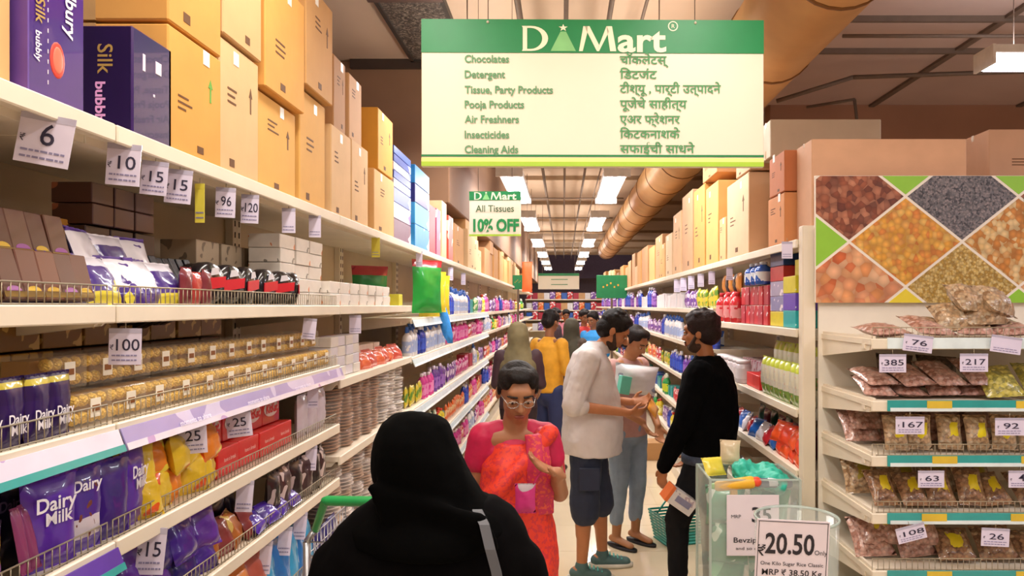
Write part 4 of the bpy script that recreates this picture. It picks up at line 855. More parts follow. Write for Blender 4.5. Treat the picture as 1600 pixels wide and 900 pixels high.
fillk = {
 'blue bottle': lambda s: k_bottle('#2A3FA8', '#E8E8F0', '#3A58C8', .038*s, .23*s), 'purple bottle': lambda s: k_bottle('#6A3A98', '#D8C8E0', '#9A6AC0', .038*s, .22*s), 'pink bottle': lambda s: k_bottle('#D8409A', '#F0E0EC', '#E88AC0', .036*s, .22*s),
 'green bottle': lambda s: k_bottle('#2A9A4A', '#E8F0E0', '#C8D83A', .036*s, .21*s, True), 'yellow bottle': lambda s: k_bottle('#E0C82E', '#C83A2A', '#F0EC9A', .04*s, .2*s), 'white bottle': lambda s: k_bottle('#E8E6EA', '#3A6AC0', '#A8B8E0', .04*s, .23*s, True),
 'red bottle': lambda s: k_bottle('#C8242E', '#E8E0E0', '#E87A6A', .036*s, .21*s), 'orange pouch': lambda s: k_pouch('#E86A2E', .1*s, .16*s, .05*s, accent='#F4D0A0', acc_t=.55, acc_s=22, seed=130), 'red pouch': lambda s: k_pouch('#D02A38', .1*s, .17*s, .05*s, accent='#F0E0E0', acc_t=.55, acc_s=22, seed=131),
 'magenta pouch': lambda s: k_pouch('#C83A8A', .1*s, .17*s, .05*s, accent='#F0C8E0', acc_t=.55, acc_s=22, seed=132), 'yellow pouch': lambda s: k_pouch('#E0CC3A', .11*s, .16*s, .05*s, accent='#6A9A3A', acc_t=.55, acc_s=22, seed=133), 'green pouch': lambda s: k_pouch('#3A9A48', .1*s, .16*s, .05*s, accent='#E8E8C0', acc_t=.55, acc_s=22, seed=134),
 'violet pouch': lambda s: k_pouch('#7A4AA8', .1*s, .17*s, .05*s, accent='#E8D8F0', acc_t=.55, acc_s=22, seed=135), 'white carton': lambda s: k_box('#E4E0E4', .1*s, .12, .15*s, accent='#B84A6A', t=.62), 'blue carton': lambda s: k_box('#2A5AB0', .1*s, .12, .15*s, accent='#E8ECF4', t=.62), 'teal carton': lambda s: k_box('#2A9A9A', .1*s, .12, .14*s, accent='#E8F0E8', t=.62),
 'tan carton': lambda s: k_box('#C89A68', .12*s, .12, .15*s, accent='#E8D8C0', t=.62), 'crimson carton': lambda s: k_box('#B02A40', .1*s, .12, .15*s, accent='#E8C8C8', t=.62)}
NAMES = {'bottle': 'cleaning_bottle', 'pouch': 'refill_pouch', 'carton': 'product_carton'}
WDT = {'bottle': .085, 'pouch': .11, 'carton': .106}
def fill(side, Y0, Y1, z, pals, shelf, bay, hmax=.24, inset=.03):
    Y = Y0+.06; rr = random.Random(int(Y0*100+z*10)); i = 0; cnt = {}
    while Y < Y1-.05:
        kd = rr.choice(pals); run = rr.randint(3, 5); word = kd.split()[-1]
        s = min(hmax/.25, 1.0) if Y < 8 else min(hmax/.23, 1.15)
        stp = WDT[word]*s*1.02
        if Y > 8: run = 2; stp *= 1.8
        for _ in range(run):
            if Y > Y1-.04: break
            c = cnt.get(kd, 0); cnt[kd] = c+1
            spawn(fillk[kd](round(s, 2)), NAMES[word], (L_ if side == 'L' else R_)(Y, inset+rr.uniform(0, .02), z+.002), (0, 0, (RL if side == 'L' else RR)+rr.uniform(-.15, .15)),
                  f'{nth(c)} {kd}, {shelf} shelf, {bay}', word, f'{kd}s in {bay}', scale=(1.7 if Y > 8 else 1, 1, rr.uniform(.84, 1.04)))
            Y += stp
warm = ['orange pouch', 'red pouch', 'magenta pouch', 'pink bottle', 'crimson carton', 'violet pouch']; grn = ['green bottle', 'yellow pouch', 'yellow bottle', 'green pouch', 'white bottle', 'teal carton']
cool = ['blue bottle', 'purple bottle', 'white bottle', 'violet pouch', 'white carton', 'blue carton']; mixd = warm+grn+cool
SHN = ['upper', 'second', 'third', 'fourth', 'lowest']
LPAL = {0: [cool+['red bottle'], ['green bottle', 'blue bottle', 'white bottle'], ['purple bottle', 'yellow pouch', 'pink bottle'], grn, ['red pouch', 'green pouch', 'orange pouch', 'white carton']],
        1: [['white bottle', 'orange pouch', 'blue bottle'], ['pink bottle', 'magenta pouch'], ['magenta pouch', 'red pouch', 'violet pouch'], ['red pouch', 'orange pouch', 'blue bottle'], warm]}
for bi in range(9):
    y0 = 4.8+1.6*bi; bay = nth(bi)+' household bay'
    for si, z in enumerate(LF):
        if bi == 0 and si == 0: fill('L', 6.1, 6.38, z, ['white bottle'], SHN[si], bay, .24); continue
        if y0 > 11 and si > 3: continue
        fill('L', y0+.03, y0+1.57, z, LPAL.get(bi, [warm if (bi+si) % 2 else mixd]*5)[si], SHN[si], bay, .25 if si == 0 else .22)
for bi in range(10):
    y0 = 5.36+1.6*bi; bay = nth(bi)+' detergent bay'
    for si, z in enumerate(RF):
        if y0 > 13 and si > 3: continue
        pal = [['blue bottle', 'purple bottle', 'white carton'], ['blue bottle', 'white bottle', 'violet pouch'], ['orange pouch', 'yellow pouch', 'blue bottle', 'red pouch'], ['teal carton', 'blue carton', 'red pouch', 'green bottle'], mixd][si]
        if bi == 0: pal = [['yellow pouch', 'white carton', 'violet pouch'], cool, cool, ['blue carton', 'green pouch', 'white carton', 'red pouch'], mixd][si]
        fill('R', y0+.03, y0+1.57, z, pal, SHN[si], bay, .25 if si == 0 else .22)
# near detergent bay (3.44 to 5.36)
ND = 'near detergent bay'
def rbox(px0, px1, pyt, pyb, col, lab, acc=None, d=.3, inset=.02, name='product_box'):   # px0 nearer
    y0 = (RA+inset)*F/(px0-880); y1 = (RA+inset)*F/(px1-880); z0 = 1.7+(478-pyb)*y0/F; z1 = 1.7+(478-pyt)*y0/F
    spawn(k_box(col, round(y1-y0, 3)-.003, d, round(z1-z0, 3)-.002, accent=acc, t=.62, s=14), name, (RA+inset, (y0+y1)/2, z0), RR, lab, 'box', 'boxes in the near detergent bay')
zb = 1.592
for i, (c, l) in enumerate((('#2CB0B4', 'teal box at the foot of the colourful box tower'), ('#6A4CC0', 'violet box in the colourful box tower'), ('#D8CC2E', 'yellow box in the colourful box tower'))):
    spawn(k_box(c, .2, .2, .084, accent='#D8E8E4', t=.70, s=14), 'product_box', (RA+.03, 3.68, zb+i*.086), RR, l, 'box', 'colourful box tower')
spawn(k_box('#D2C62E', .17, .2, .08), 'product_box', (RA+.06, 3.6, zb+.258), RR, 'yellow box topping the colourful box tower', 'box', 'colourful box tower')
for i, (c, l) in enumerate((('#DCCB2E', 'yellow box standing beyond the teal box'), ('#8A8AB8', 'bluish grey printed box beyond the tower'), ('#A8A0C0', 'lilac grey printed box above the bluish one'), ('#C83A44', 'red lid box above the lilac grey one'), ('#1E3A78', 'navy box on the red lid box'))):
    spawn(k_box(c, .24, .2, .078, accent='#E8E0E8' if 0 < i < 3 else None, t=.6, s=22), 'product_box', (RA+.04, 3.93, zb+i*.08), RR, l, 'box', 'boxes beyond the tower')
lrow([k_box('#C8303C', .09, .15, .11, accent='#E8D8DC', t=.58, s=18), k_box('#B83A4A', .09, .15, .11, accent='#F0E0E0', t=.6, s=18)], 'product_box', 6, 4.13, .1, .03, zb, 'red and white printed box', 'box', 'red and white printed boxes', 'upper shelf, '+ND, side='R', lay=2, lh=.113)
lrow(k_bottle('#2A5AB8', '#E8ECF4', '#E8ECF4', .05, .13), 'cleaning_bottle', 3, 4.2, .12, .04, zb+.23, 'blue bottle standing on the red boxes', 'bottle', 'blue bottles on red boxes', 'upper shelf, '+ND, side='R')
lrow([k_bottle('#D0242E', '#D8303A', '#E8A0A0', .045, .2), k_pouch('#D82A34', .1, .2, .06, accent='#F0D8D8', seed=140)], 'cleaning_bottle', 5, 4.78, .11, .03, zb, 'bright red refill pack', 'bottle', 'bright red refill packs', 'upper shelf, '+ND, side='R')
lrow([k_pouch('#D88A3A', .1, .12, .05, accent='#2A1A20', seed=141), k_pouch('#2A1E28', .1, .12, .05, accent='#D8C8D0', seed=142)], 'refill_pouch', 5, 4.8, .11, .05, zb+.2, 'small dark and amber pouch on the red packs', 'pouch', 'dark and amber pouches', 'upper shelf, '+ND, side='R')
# second shelf: clear green-based pouches
gp = [k_pouch('#D8DCC0', .085, .2, .05, bands=[(0, '#7A9A4A'), (.3, '#D8D4C4'), (.45, '#E0DCC8'), (.78, '#C8D84A')], accent='#E88A6A', acc_t=.68, acc_s=14, seed=150+i) for i in range(2)]
lrow(gp, 'candle_pouch', 8, 3.5, .085, .02, 1.218, 'clear pouch with green base and lime top', 'pouch', 'clear green pouches', 'second shelf, '+ND, side='R')
lrow(gp, 'candle_pouch', 8, 3.52, .085, .10, 1.3, 'clear pouch in the raised rear rank', 'pouch', 'clear green pouches', 'second shelf, '+ND, side='R')
b = B(); b.box(-.35, .35, 0, .2, 0, .08, M('#D8D4B8', .5), .003); tag(b.obj('display_tray', None, (RA+.09, 3.83, 1.218), (0, 0, RR)), 'pale step tray under the rear clear green pouches', 'tray')
lrow(k_box('#DC2228', .15, .12, .08), 'product_box', 2, 4.28, .16, .02, 1.218, 'plain bright red box', 'box', 'plain bright red boxes', 'second shelf, '+ND, side='R')
lrow(k_jar('#D8CCD0', '#E8E0E4', .05, .14, lab='#E8E0E4'), 'clear_jar', 6, 4.62, .12, .03, 1.218, 'pale jar with white lid', 'jar', 'pale jars', 'second shelf, '+ND, side='R')
lrow([k_box('#E0C8CC', .12, .12, .12, accent='#B85A6A', t=.56, s=20)], 'product_box', 8, 4.3, .125, .17, 1.218, 'pinkish printed box at the back', 'box', 'pinkish printed boxes', 'second shelf, '+ND, side='R')
# third, fourth shelf
hp = [k_pouch('#EC5A2A', .13, .11, .06, accent='#F49A5A', seed=160), k_pouch('#E84A2A', .13, .11, .06, seed=161), k_pouch('#2A6AC8', .12, .11, .06, accent='#E8ECF4', seed=162), k_pouch('#C82A38', .12, .11, .06, accent='#E8D8D8', seed=163), k_pouch('#E4E0EC', .12, .11, .06, accent='#4A5AB8', seed=164)]
lrow(hp[:2], 'cloth_packet', 4, 3.53, .11, .02, .933, 'orange cloth packet', 'packet', 'orange cloth packets', 'third shelf, '+ND, side='R', tilt=-.5, yaw=.4, lay=2, lh=.06)
lrow(hp[2:], 'cloth_packet', 11, 3.98, .12, .02, .933, 'mixed blue, red and white cloth packet', 'packet', 'mixed cloth packets', 'third shelf, '+ND, side='R', tilt=-.5, yaw=.4)
lrow([k_pouch('#1E4A3A', .12, .14, .05, seed=165), k_pouch('#7A2A3A', .12, .13, .05, seed=166)], 'cloth_packet', 9, 3.55, .14, .16, .933, 'dark green or maroon packet at the back', 'packet', 'dark rear packets', 'third shelf, '+ND, side='R')
lrow([k_pouch('#2A2A4A', .12, .15, .06, accent='#C8B8C8', seed=167), k_pouch('#E4D4D0', .12, .15, .06, accent='#8A5A7A', seed=168)], 'sponge_packet', 13, 3.55, .13, .02, .603, 'navy or pale sponge packet', 'packet', 'sponge packets', 'fourth shelf, '+ND, side='R', yaw=.3)
lrow([k_pouch('#3A9A8A', .12, .15, .06, accent='#E8E0D0', seed=169), k_pouch('#4A4A8A', .12, .15, .06, accent='#C8B8C8', seed=170)], 'sponge_packet', 10, 3.9, .14, .02, .283, 'teal or indigo sponge packet', 'packet', 'sponge packets', 'lowest shelf, '+ND, side='R', yaw=.3)
# racks across the far end
rack('shelving_rack', (0.2, 27, 0), 0, 3.2, (1.55, 1.2, .8, .4), 1.95, .5, 'cream end wall rack closing the aisle far away', None)
for si, z in enumerate((1.95, 1.55, 1.2, .8)):
    for i in range(14):
        kd = ['red pouch', 'orange pouch', 'white carton', 'crimson carton', 'blue carton', 'violet pouch', 'tan carton'][(i*3+si*2) % 7]
        spawn(fillk[kd](1.0), NAMES[kd.split()[-1]], (-1.25+.215*i, 27.03, z+.002), (0, 0, 0), f'{nth(i)} packet from the cleaning side, {nth(si)} level of the far end rack', kd.split()[-1], 'packets on the far end rack', scale=(2, 1.4, 1.7 if si else 1.5))
bn = empty('orange_banner', (-.70, 14.3, 1.99), 0, 'orange cloth banner hanging by a cord near the far end', 'banner'); q = B(); q.pouch(.2, .55, .05, M('#E0602A', .5), seed=9); q.obj('cloth', bn); B().tube([(0, 0, .55), (0, 0, 1.9)], .005, GREYP).obj('cord', bn)
carton(.36, .3, .19, '#B98A58', 'brown carton standing on the floor beyond the shoppers', (1.0, 8.1, 0), 0, 'loose floor carton', marks=False)
# ------------------------------------------------------------------ people
CL = bpy.data.textures.new('folds', 'CLOUDS'); CL.noise_scale = .11; CL.noise_depth = 2
CL2 = bpy.data.textures.new('fine_folds', 'CLOUDS'); CL2.noise_scale = .06
def blob(b, name, parent, vox=.008, disp=0, tex=None, it=5):
    o = b.obj(name, parent)
    m = o.modifiers.new('remesh', 'REMESH'); m.mode = 'VOXEL'; m.voxel_size = vox; m.use_smooth_shade = True
    s = o.modifiers.new('smooth', 'SMOOTH'); s.iterations = it; s.factor = .5
    if disp:
        d = o.modifiers.new('folds', 'DISPLACE'); d.texture = tex or CL; d.strength = disp; d.mid_level = .5; d.texture_coords = 'LOCAL'
    return o
V = Vector
def hand(b, w, d, n, m, thumb=1, curl=.35, s=1.0, spread=.02):
    w = V(w); d = V(d).normalized(); n = V(n); n = (n-d*n.dot(d)).normalized(); t = d.cross(n)
    b.cap(w-d*.02*s, w+d*.072*s, .026*s, .034*s, m, sq=(1, .45), up=n)
    for i in range(4):
        p = w+d*(.082-.004*abs(i-1.3))*s+t*((-.03+.02*i)*s)*thumb; L = (.068, .078, .072, .056)[i]*s; a = curl*.6; q = p-d*.015*s
        for k in range(3):
            dd = (d*math.cos(a)+n*math.sin(a)+t*thumb*(i-1.5)*spread).normalized(); e = q+dd*L*(.45, .32, .25)[k]
            if k == 0: e = e+dd*.015*s
            b.cap(q, e, .0088*s, (.0085, .008, .0072)[k]*s, m, n=8, q=2); q = e; a += curl
    p = w+d*.022*s-t*thumb*.024*s; dd = (d*.62-t*thumb*.7+n*.35).normalized(); e = p+dd*.04*s; b.cap(p, e, .012*s, .0105*s, m, n=8, q=2)
    dd = (d*.85-t*thumb*.25+n*.4).normalized(); b.cap(e, e+dd*.03*s, .0105*s, .009*s, m, n=8, q=2)
def headparts(b, A, m, s=1.0):
    def E(c, r): b.ell((0, 0, 0), (r[0]*s, r[1]*s, r[2]*s), m, n=18, X=A @ Matrix.Translation(V(c)*s))
    E((0, .012, .035), (.074, .092, .082)); E((0, -.025, -.03), (.060, .062, .072)); E((0, -.045, -.082), (.03, .03, .024))
    E((.034, -.058, -.012), (.026, .024, .024)); E((-.034, -.058, -.012), (.026, .024, .024)); E((0, -.07, .04), (.05, .02, .026))
    b.cap(A @ (V((0, -.082, .022))*s), A @ (V((0, -.103, -.018))*s), .009*s, .0135*s, m, n=8); E((.012, -.092, -.022), (.009, .011, .008)); E((-.012, -.092, -.022), (.009, .011, .008))
    E((0, -.083, -.052), (.021, .011, .011))
    for x in (-1, 1): E((.077*x, .012, .0), (.011, .022, .032))
def figure(loc, rz, label, J, skin, hp=(0, 0, 0), s=1.0, vox=.008, group=None, curl=(.35, .35), hn=None, bare_feet=True, slim=1.0, face=True):
    r = empty('person', loc, rz, label, 'person', group)
    m = M(skin, .5, var=.06, scale=20); b = B()
    P0, P1, P2 = V(J['pelvis']), V(J['chest']), V(J['neck']); hc = V(J['head'])
    b.cap(P0, P1, .115*s*slim, .11*s*slim, m, sq=(1.2, .8)); b.cap(P1, P2-V((0, 0, .05*s)), .11*s*slim, .07*s, m, sq=(1.3, .8))
    b.cap(P2-V((0, 0, .04*s)), hc+V((0, .015, -.03))*s, .055*s, .048*s, m)
    A = Matrix.Translation(hc) @ Euler(hp, 'XYZ').to_matrix().to_4x4(); headparts(b, A, m, s)
    for i, k in enumerate('LR'):
        sh, el, wr = V(J['sh'+k]), V(J['el'+k]), V(J['wr'+k])
        b.cap(P2-V((0, 0, .06*s)), sh, .06*s, .052*s, m); b.cap(sh, el, .047*s, .037*s, m); b.cap(el, wr, .038*s, .026*s, m)
        hd = V(J.get('hd'+k, wr-el)); n = V((hn or {}).get(k, (0.3*(1 if k == 'R' else -1), -.6, 0)))
        hand(b, wr, hd, n, m, 1 if k == 'L' else -1, curl[i], s)
        hi, kn, an = V(J['hi'+k]), V(J['kn'+k]), V(J['an'+k])
        b.cap(P0, hi, .1*s, .09*s, m); b.cap(hi, kn, .082*s, .056*s, m); b.cap(kn, an, .054*s, .034*s, m)
        b.cap(kn+(an-kn)*.1+V((0, .018, 0)), kn+(an-kn)*.5+V((0, .012, 0)), .045*s, .038*s, m)
        f = V(J.get('ft'+k, (0, -1, 0))).normalized()
        b.cap(an+V((0, 0, -.03*s))-f*.03*s, an+V((0, 0, -.055*s))+f*.14*s, .034*s, .026*s, m, sq=(1.2, .8), up=(0, 0, 1))
    blob(b, 'body', r, vox, it=3)
    if face:
        for x in (-1, 1):
            e = B(); e.ell((0, 0, 0), (.0135*s, .008*s, .0058*s), M('#C8BCB0', .4), n=10, X=A @ Matrix.Translation(V((.031*x, -.0815, .009))*s))
            e.ell((0, 0, 0), (.0155*s, .010*s, .0075*s), m, n=10, X=A @ Matrix.Translation(V((.031*x, -.081, .0165))*s))
            e.ell((0, 0, 0), (.0062*s, .004*s, .0052*s), M('#24140E', .2), n=8, X=A @ Matrix.Translation(V((.031*x, -.0872, .0075))*s)); e.obj('eye', r)
            e = B(); e.cap(A @ (V((.015*x, -.091, .034))*s), A @ (V((.05*x, -.078, .034))*s), .0042*s, .003*s, M('#1C120E', .8), n=6); e.obj('eyebrow', r)
        e = B(); e.ell((0, 0, 0), (.023*s, .008*s, .0055*s), M('#8A4438', .45), n=12, X=A @ Matrix.Translation(V((0, -.0935, -.05))*s)); e.ell((0, 0, 0), (.019*s, .008*s, .006*s), M('#9A5044', .45), n=12, X=A @ Matrix.Translation(V((0, -.091, -.058))*s)); e.obj('lips', r)
    return r, A, m
def hair(r, A, col, s=1.0, vol=1.0, back=0, vox=.007, long=0, lumps=26):
    b = B(); m = M(col, .6, var=.3, scale=60, bump=.35, bscale=90, spec=.25)
    def E(c, q): b.ell((0, 0, 0), tuple(k*s for k in q), m, n=18, X=A @ Matrix.Translation(V(c)*s))
    E((0, .028, .056), (.083*vol, .088*vol, .078*vol)); E((0, .055, .0), (.078*vol, .06*vol, .075)); E((0, -.03, .100), (.062*vol, .05, .03*vol)); E((.05, .0, .07), (.036*vol, .064, .042)); E((-.05, .0, .07), (.036*vol, .064, .042))
    for x in (-1, 1): E((.074*x, .0, .028), (.012, .022, .035))
    rr = random.Random(int(vol*100))
    for _ in range(lumps):
        t = rr.uniform(0, 2*PI); f = rr.uniform(.2, 1); b.ell((0, 0, 0), (.02*s, .02*s, .014*s), m, n=8, X=A @ Matrix.Translation(V((.075*vol*math.cos(t)*f, .028+.08*vol*math.sin(t)*f, .056+.078*vol*math.sqrt(max(0, 1-f*f))))*s))
    if back: E((0, .1, -.01), (.035, .035, .035))
    if long: b.cap(A @ (V((0, .07, -.02))*s), A @ (V((0, .09, -.25))*s), .05*s, .025*s, m)
    return blob(b, 'hair', r, vox, .012 if lumps else .004, CL2, 2)

# --- black veiled woman in front of the camera, seen from behind
J = dict(pelvis=(0, 0, .76), chest=(0, 0, 1.02), neck=(0, 0, 1.19), head=(.035, .0, 1.335), shL=(.16, 0, 1.14), shR=(-.16, 0, 1.14), elL=(.22, -.05, .88), elR=(-.22, -.05, .88), wrL=(.16, -.28, .95), wrR=(-.14, -.28, .95),
         hiL=(.09, 0, .74), hiR=(-.09, 0, .74), knL=(.09, 0, .4), knR=(-.09, 0, .4), anL=(.09, 0, .07), anR=(-.09, 0, .07))
p, A, _ = figure((-.297, 1.62, 0), PI, 'woman in black veil and cloak seen from behind, grey strap on her shoulder', J, '#A8704E', (.15, 0, 0), .93, .01, curl=(1.0, 1.0))
k = .00141
def px2(x0, x1, y, ry, cy=0): return (-((x0+x1)/2-667)*k, cy, 1.7-(y-478)*k, (x1-x0)/2*k, ry)
b = B(); CLK = M('#040304', .95, spec=.08, var=.3, scale=5)
b.ovals([px2(585, 770, 775, .07), px2(560, 800, 795, .1), px2(530, 819, 822, .125), px2(508, 828, 850, .14), px2(497, 834, 880, .15), px2(484, 838, 920, .155), (0, 0, .95, .25, .16), (0, 0, .6, .25, .19), (0, 0, .3, .28, .22), (0, 0, .03, .31, .25)], CLK, n=40)
for sx in (-1, 1): b.cap((.185*sx, 0, 1.12), (.235*sx, -.05, .88), .075, .07, CLK); b.cap((.235*sx, -.05, .88), (.16*sx, -.26, .95), .065, .045, CLK)
blob(b, 'cloak', p, .009, .022, None, 4)
b = B(); VL = M('#030303', .95, spec=.06, var=.3, scale=8)
b.ovals([px2(633, 660, 641, .02, .02), px2(612, 683, 648, .055, .015), px2(598, 697, 660, .08, .01), px2(587, 706, 680, .098, .01), px2(582, 716, 705, .108, .01), px2(582, 727, 730, .11, .01), px2(587, 741, 752, .104, .01), px2(593, 752, 770, .1, .01), px2(584, 770, 784, .11), px2(562, 792, 798, .128), px2(545, 808, 815, .148), px2(548, 802, 836, .158), px2(570, 780, 846, .15)], VL, n=36)
for i in range(5):                               # folds of the veil round the neck and over the back
    b.cap((-(600-667+i*6)*k, .105, 1.7-(745-478+i*14)*k), (-(760-667+i*4)*k, .12, 1.7-(790-478+i*9)*k), .012, .014, VL)
blob(b, 'veil', p, .007, .010, CL2, 3)
b = B(); ST = M('#55565C', .55)
pts = [(752, 776, .10), (765, 790, .135), (775, 820, .158), (784, 850, .165), (792, 890, .172), (798, 930, .175)]
rings = []
for x, y, d in pts:
    X, Z = -(x-667)*k, 1.7-(y-478)*k; rings.append([(X-.010, d, Z), (X+.010, d, Z), (X+.010, d+.006, Z), (X-.010, d+.006, Z)])
b.loft(rings, ST, smooth=False); b.obj('shoulder_strap', p)

# --- trolley with a green handle before her
t = empty('shopping_trolley', (-.58, 2.10, 0), 0, 'wire shopping trolley with a green plastic handle before the veiled woman', 'trolley')
b = B(); b.cap((-.075, -.06, 1.16), (.30, -.08, 1.16), .014, .014, M('#1F9A4E', .35), n=10); b.cap((-.08, -.06, 1.16), (-.14, .04, 1.05), .012, .012, M('#1F9A4E', .35), n=8); b.obj('handle', t)
b = B(); CH = M('#A8A8AC', .3, metal=.8)
for i in range(11):
    z = .62+.04*i; x = .15+.001*i
    for pp in (((-x, .02, z), (x, .02, z)), ((-x, .4, z), (x, .4, z)), ((-x, .02, z), (-x, .4, z)), ((x, .02, z), (x, .4, z))): b.tube(pp, .0022, CH, 4)
for i in range(13):
    f = i/12
    for pp in (((-.15+.3*f, .02, .62), (-.16+.32*f, .02, 1.02)), ((-.15+.3*f, .4, .62), (-.16+.32*f, .4, 1.02)), ((-.15, .02+.38*f, .62), (-.16, .02+.38*f, 1.02)), ((.15, .02+.38*f, .62), (.16, .02+.38*f, 1.02)), ((-.15+.3*f, .02, .62), (-.15+.3*f, .4, .62))): b.tube(pp, .0018, CH, 4)
b.obj('basket', t)
b = B(); b.tube([(-.14, .04, 1.05), (-.16, .02, 1.02), (-.15, .02, .15), (-.15, .42, .12)], .01, CH, 8); b.tube([(.17, -.05, 1.15), (.16, .02, 1.02), (.15, .02, .15), (.15, .42, .12)], .01, CH, 8); b.obj('frame', t)
for x in (-.15, .15):
    for y in (.02, .42): q = B(); q.cap((x-.012, y, .05), (x+.012, y, .05), .05, .05, DARK, n=14, q=1); q.obj('wheel', t)

# --- woman in the orange-red sari
J = dict(pelvis=(0, 0, .80), chest=(0, 0, 1.05), neck=(0, 0, 1.255), head=(.01, -.045, 1.372), shL=(.118, 0, 1.20), shR=(-.118, 0, 1.20), elL=(.17, -.02, .99), elR=(-.165, .03, .96), wrL=(.15, -.17, 1.10), wrR=(-.175, -.03, .76), hdL=(-.85, -.3, .42), hdR=(0, -.2, -1),
         hiL=(.08, 0, .76), hiR=(-.08, 0, .76), knL=(.08, -.02, .42), knR=(-.08, 0, .42), anL=(.08, 0, .075), anR=(-.08, 0, .075))
SK = '#A87250'
p, A, sm = figure((-.185, 2.80, 0), .08, 'woman in orange-red sari and magenta blouse with glasses, looking at her raised hand', J, SK, (.42, .0, .12), .93, .007, curl=(.3, .3), hn={'L': (0, -.3, 1), 'R': (1, 0, 0)})
hair(p, A, '#140E0E', .93, .93, back=1, lumps=0)
b = B(); BL = M('#C01248', .6, var=.12, scale=30)
b.cap((0, 0, 1.0), (0, 0, 1.12), .112, .105, BL, sq=(1.15, .85)); b.cap((-.105, .004, 1.198), (-.055, .004, 1.222), .060, .048, BL); b.cap((.105, .004, 1.198), (.055, .004, 1.222), .060, .048, BL); b.cap((-.06, .02, 1.18), (.06, .02, 1.18), .06, .06, BL)
for sx, el in ((-1, (-.140, .013, 1.11)), (1, (.138, -.01, 1.12))): b.cap((.115*sx, 0, 1.20), el, .061, .054, BL)
blob(b, 'blouse', p, .008, .008, CL2, 3)
b = B(); SR = M('#E23A22', .6, var=.12, scale=40, accent='#CC2C34', acc_t=.54, acc_s=70)
b.ovals([(.01, .005, 1.185, .095, .08), (.0, -.0, 1.10, .128, .12), (0, -.0, 1.0, .137, .125), (.0, 0, .92, .14, .13), (0, 0, .85, .155, .14), (0, 0, .74, .165, .15), (0, 0, .5, .165, .155), (0, 0, .25, .175, .165), (0, 0, .02, .19, .18)], SR, n=40, lobes=9, amp=.02)
for i in range(8):                               # the wrap climbs from her right hip to her left shoulder
    f = i/7; b.cap((-.10+.08*f, -.095-.02*math.sin(f*3), .99+.08*f), (.03+.10*f, -.08+.02*f, 1.12+.105*f), .036, .034, SR)
b.cap((.07, -.05, 1.16), (.10, .04, 1.215), .04, .034, SR)
for i in range(5): b.cap((-.06+.035*i, -.148, .80), (-.07+.04*i, -.16, .05), .02, .024, SR)
blob(b, 'sari_wrap', p, .008, .014, None, 3)
b = B(); PL = M('#C42A52', .6, var=.15, scale=60, accent='#D8503E', acc_t=.56, acc_s=80)
rings = []
for f in [i/14 for i in range(15)]:
    cx, cz = .078+.035*f-.02*f*f, 1.225-.30*f; y = -.09-.03*math.sin(PI*min(1, f*1.1)); w = .043+.012*f
    rings.append([(cx-w, y, cz), (cx-w*.3, y-.012, cz+.004), (cx+w*.3, y-.004, cz), (cx+w, y+.02, cz), (cx+w, y+.03, cz), (cx-w, y+.012, cz)])
b.loft(rings, PL); b.cap((.09, .02, 1.22), (.11, -.055, 1.205), .036, .038, PL); b.cap((.155, .04, 1.15), (.18, .07, 1.04), .032, .022, PL); blob(b, 'sari_end', p, .006, .004, CL2, 2)
b = B(); GL = M('#B8B4B0', .25, metal=.7)
for x in (-.031, .031):
    n = 18; b.tube([tuple(A @ (V((x+.022*math.cos(2*PI*i/n), -.103, .010+.015*math.sin(2*PI*i/n)))*.93)) for i in range(n+1)], .0014, GL, 5)
    sx = 1 if x > 0 else -1; b.tube([tuple(A @ (V((.053*sx, -.10, .014))*.93)), tuple(A @ (V((.078*sx, .0, .012))*.93))], .0013, GL, 5)
b.tube([tuple(A @ (V((-.009, -.104, .014))*.93)), tuple(A @ (V((.009, -.104, .014))*.93))], .0014, GL, 5); b.obj('glasses', p)
b = B(); b.tube([(.11, -.19, 1.12), (.07, -.175, 1.05)], .003, M('#D8287A', .5)); b.pouch(.075, .1, .03, M('#C8307A', .45, accent='#B8A8B0', acc_t=.6), X=Matrix.Translation((.05, -.18, .965))); tag(b.obj('purse', None, (-.185, 2.80, 0)), 'small magenta and grey purse hanging from the hand of the woman in sari', 'purse')

# --- man in the white shirt, side on, reading a packet
J = dict(pelvis=(0, .02, .90), chest=(0, .0, 1.22), neck=(0, -.045, 1.435), head=(0, -.155, 1.535), shL=(.17, -.01, 1.37), shR=(-.17, .01, 1.37), elL=(.20, .03, 1.09), elR=(-.255, .11, 1.10), wrL=(.07, -.27, 1.08), wrR=(-.17, -.235, 1.045), hdL=(-.1, -1, .05), hdR=(.35, -1, -.05),
         hiL=(.09, 0, .86), hiR=(-.09, .02, .86), knL=(.10, -.07, .47), knR=(-.11, .03, .47), anL=(.12, -.09, .09), anR=(-.11, .05, .09))
WX, WY = .165, 4.68
p, A, sm = figure((WX, WY, 0), PI/2, 'bearded man in white shirt, navy shorts and teal-laced shoes reading a packet', J, '#B8784E', (.62, 0, .0), 1.0, .007, curl=(.55, .5), hn={'L': (-.6, 0, .5), 'R': (.7, 0, .6)})
hair(p, A, '#15100F', 1.0, 1.1)
b = B(); bd = M('#3E2A20', .8, bump=.6, bscale=200)
b.ell((0, 0, 0), (.0575, .058, .036), bd, n=18, X=A @ Matrix.Translation(V((0, -.024, -.078)))); b.ell((0, 0, 0), (.024, .008, .0045), bd, n=10, X=A @ Matrix.Translation(V((0, -.094, -.040))))
[b.cap(A @ V((.052*x, -.05, -.066)), A @ V((.069*x, -.005, -.005)), .015, .009, bd, n=8) for x in (-1, 1)]
blob(b, 'beard', p, .005, .003, CL2, 2)
b = B(); SHT = M('#D8D0CE', .7, var=.06, scale=16)
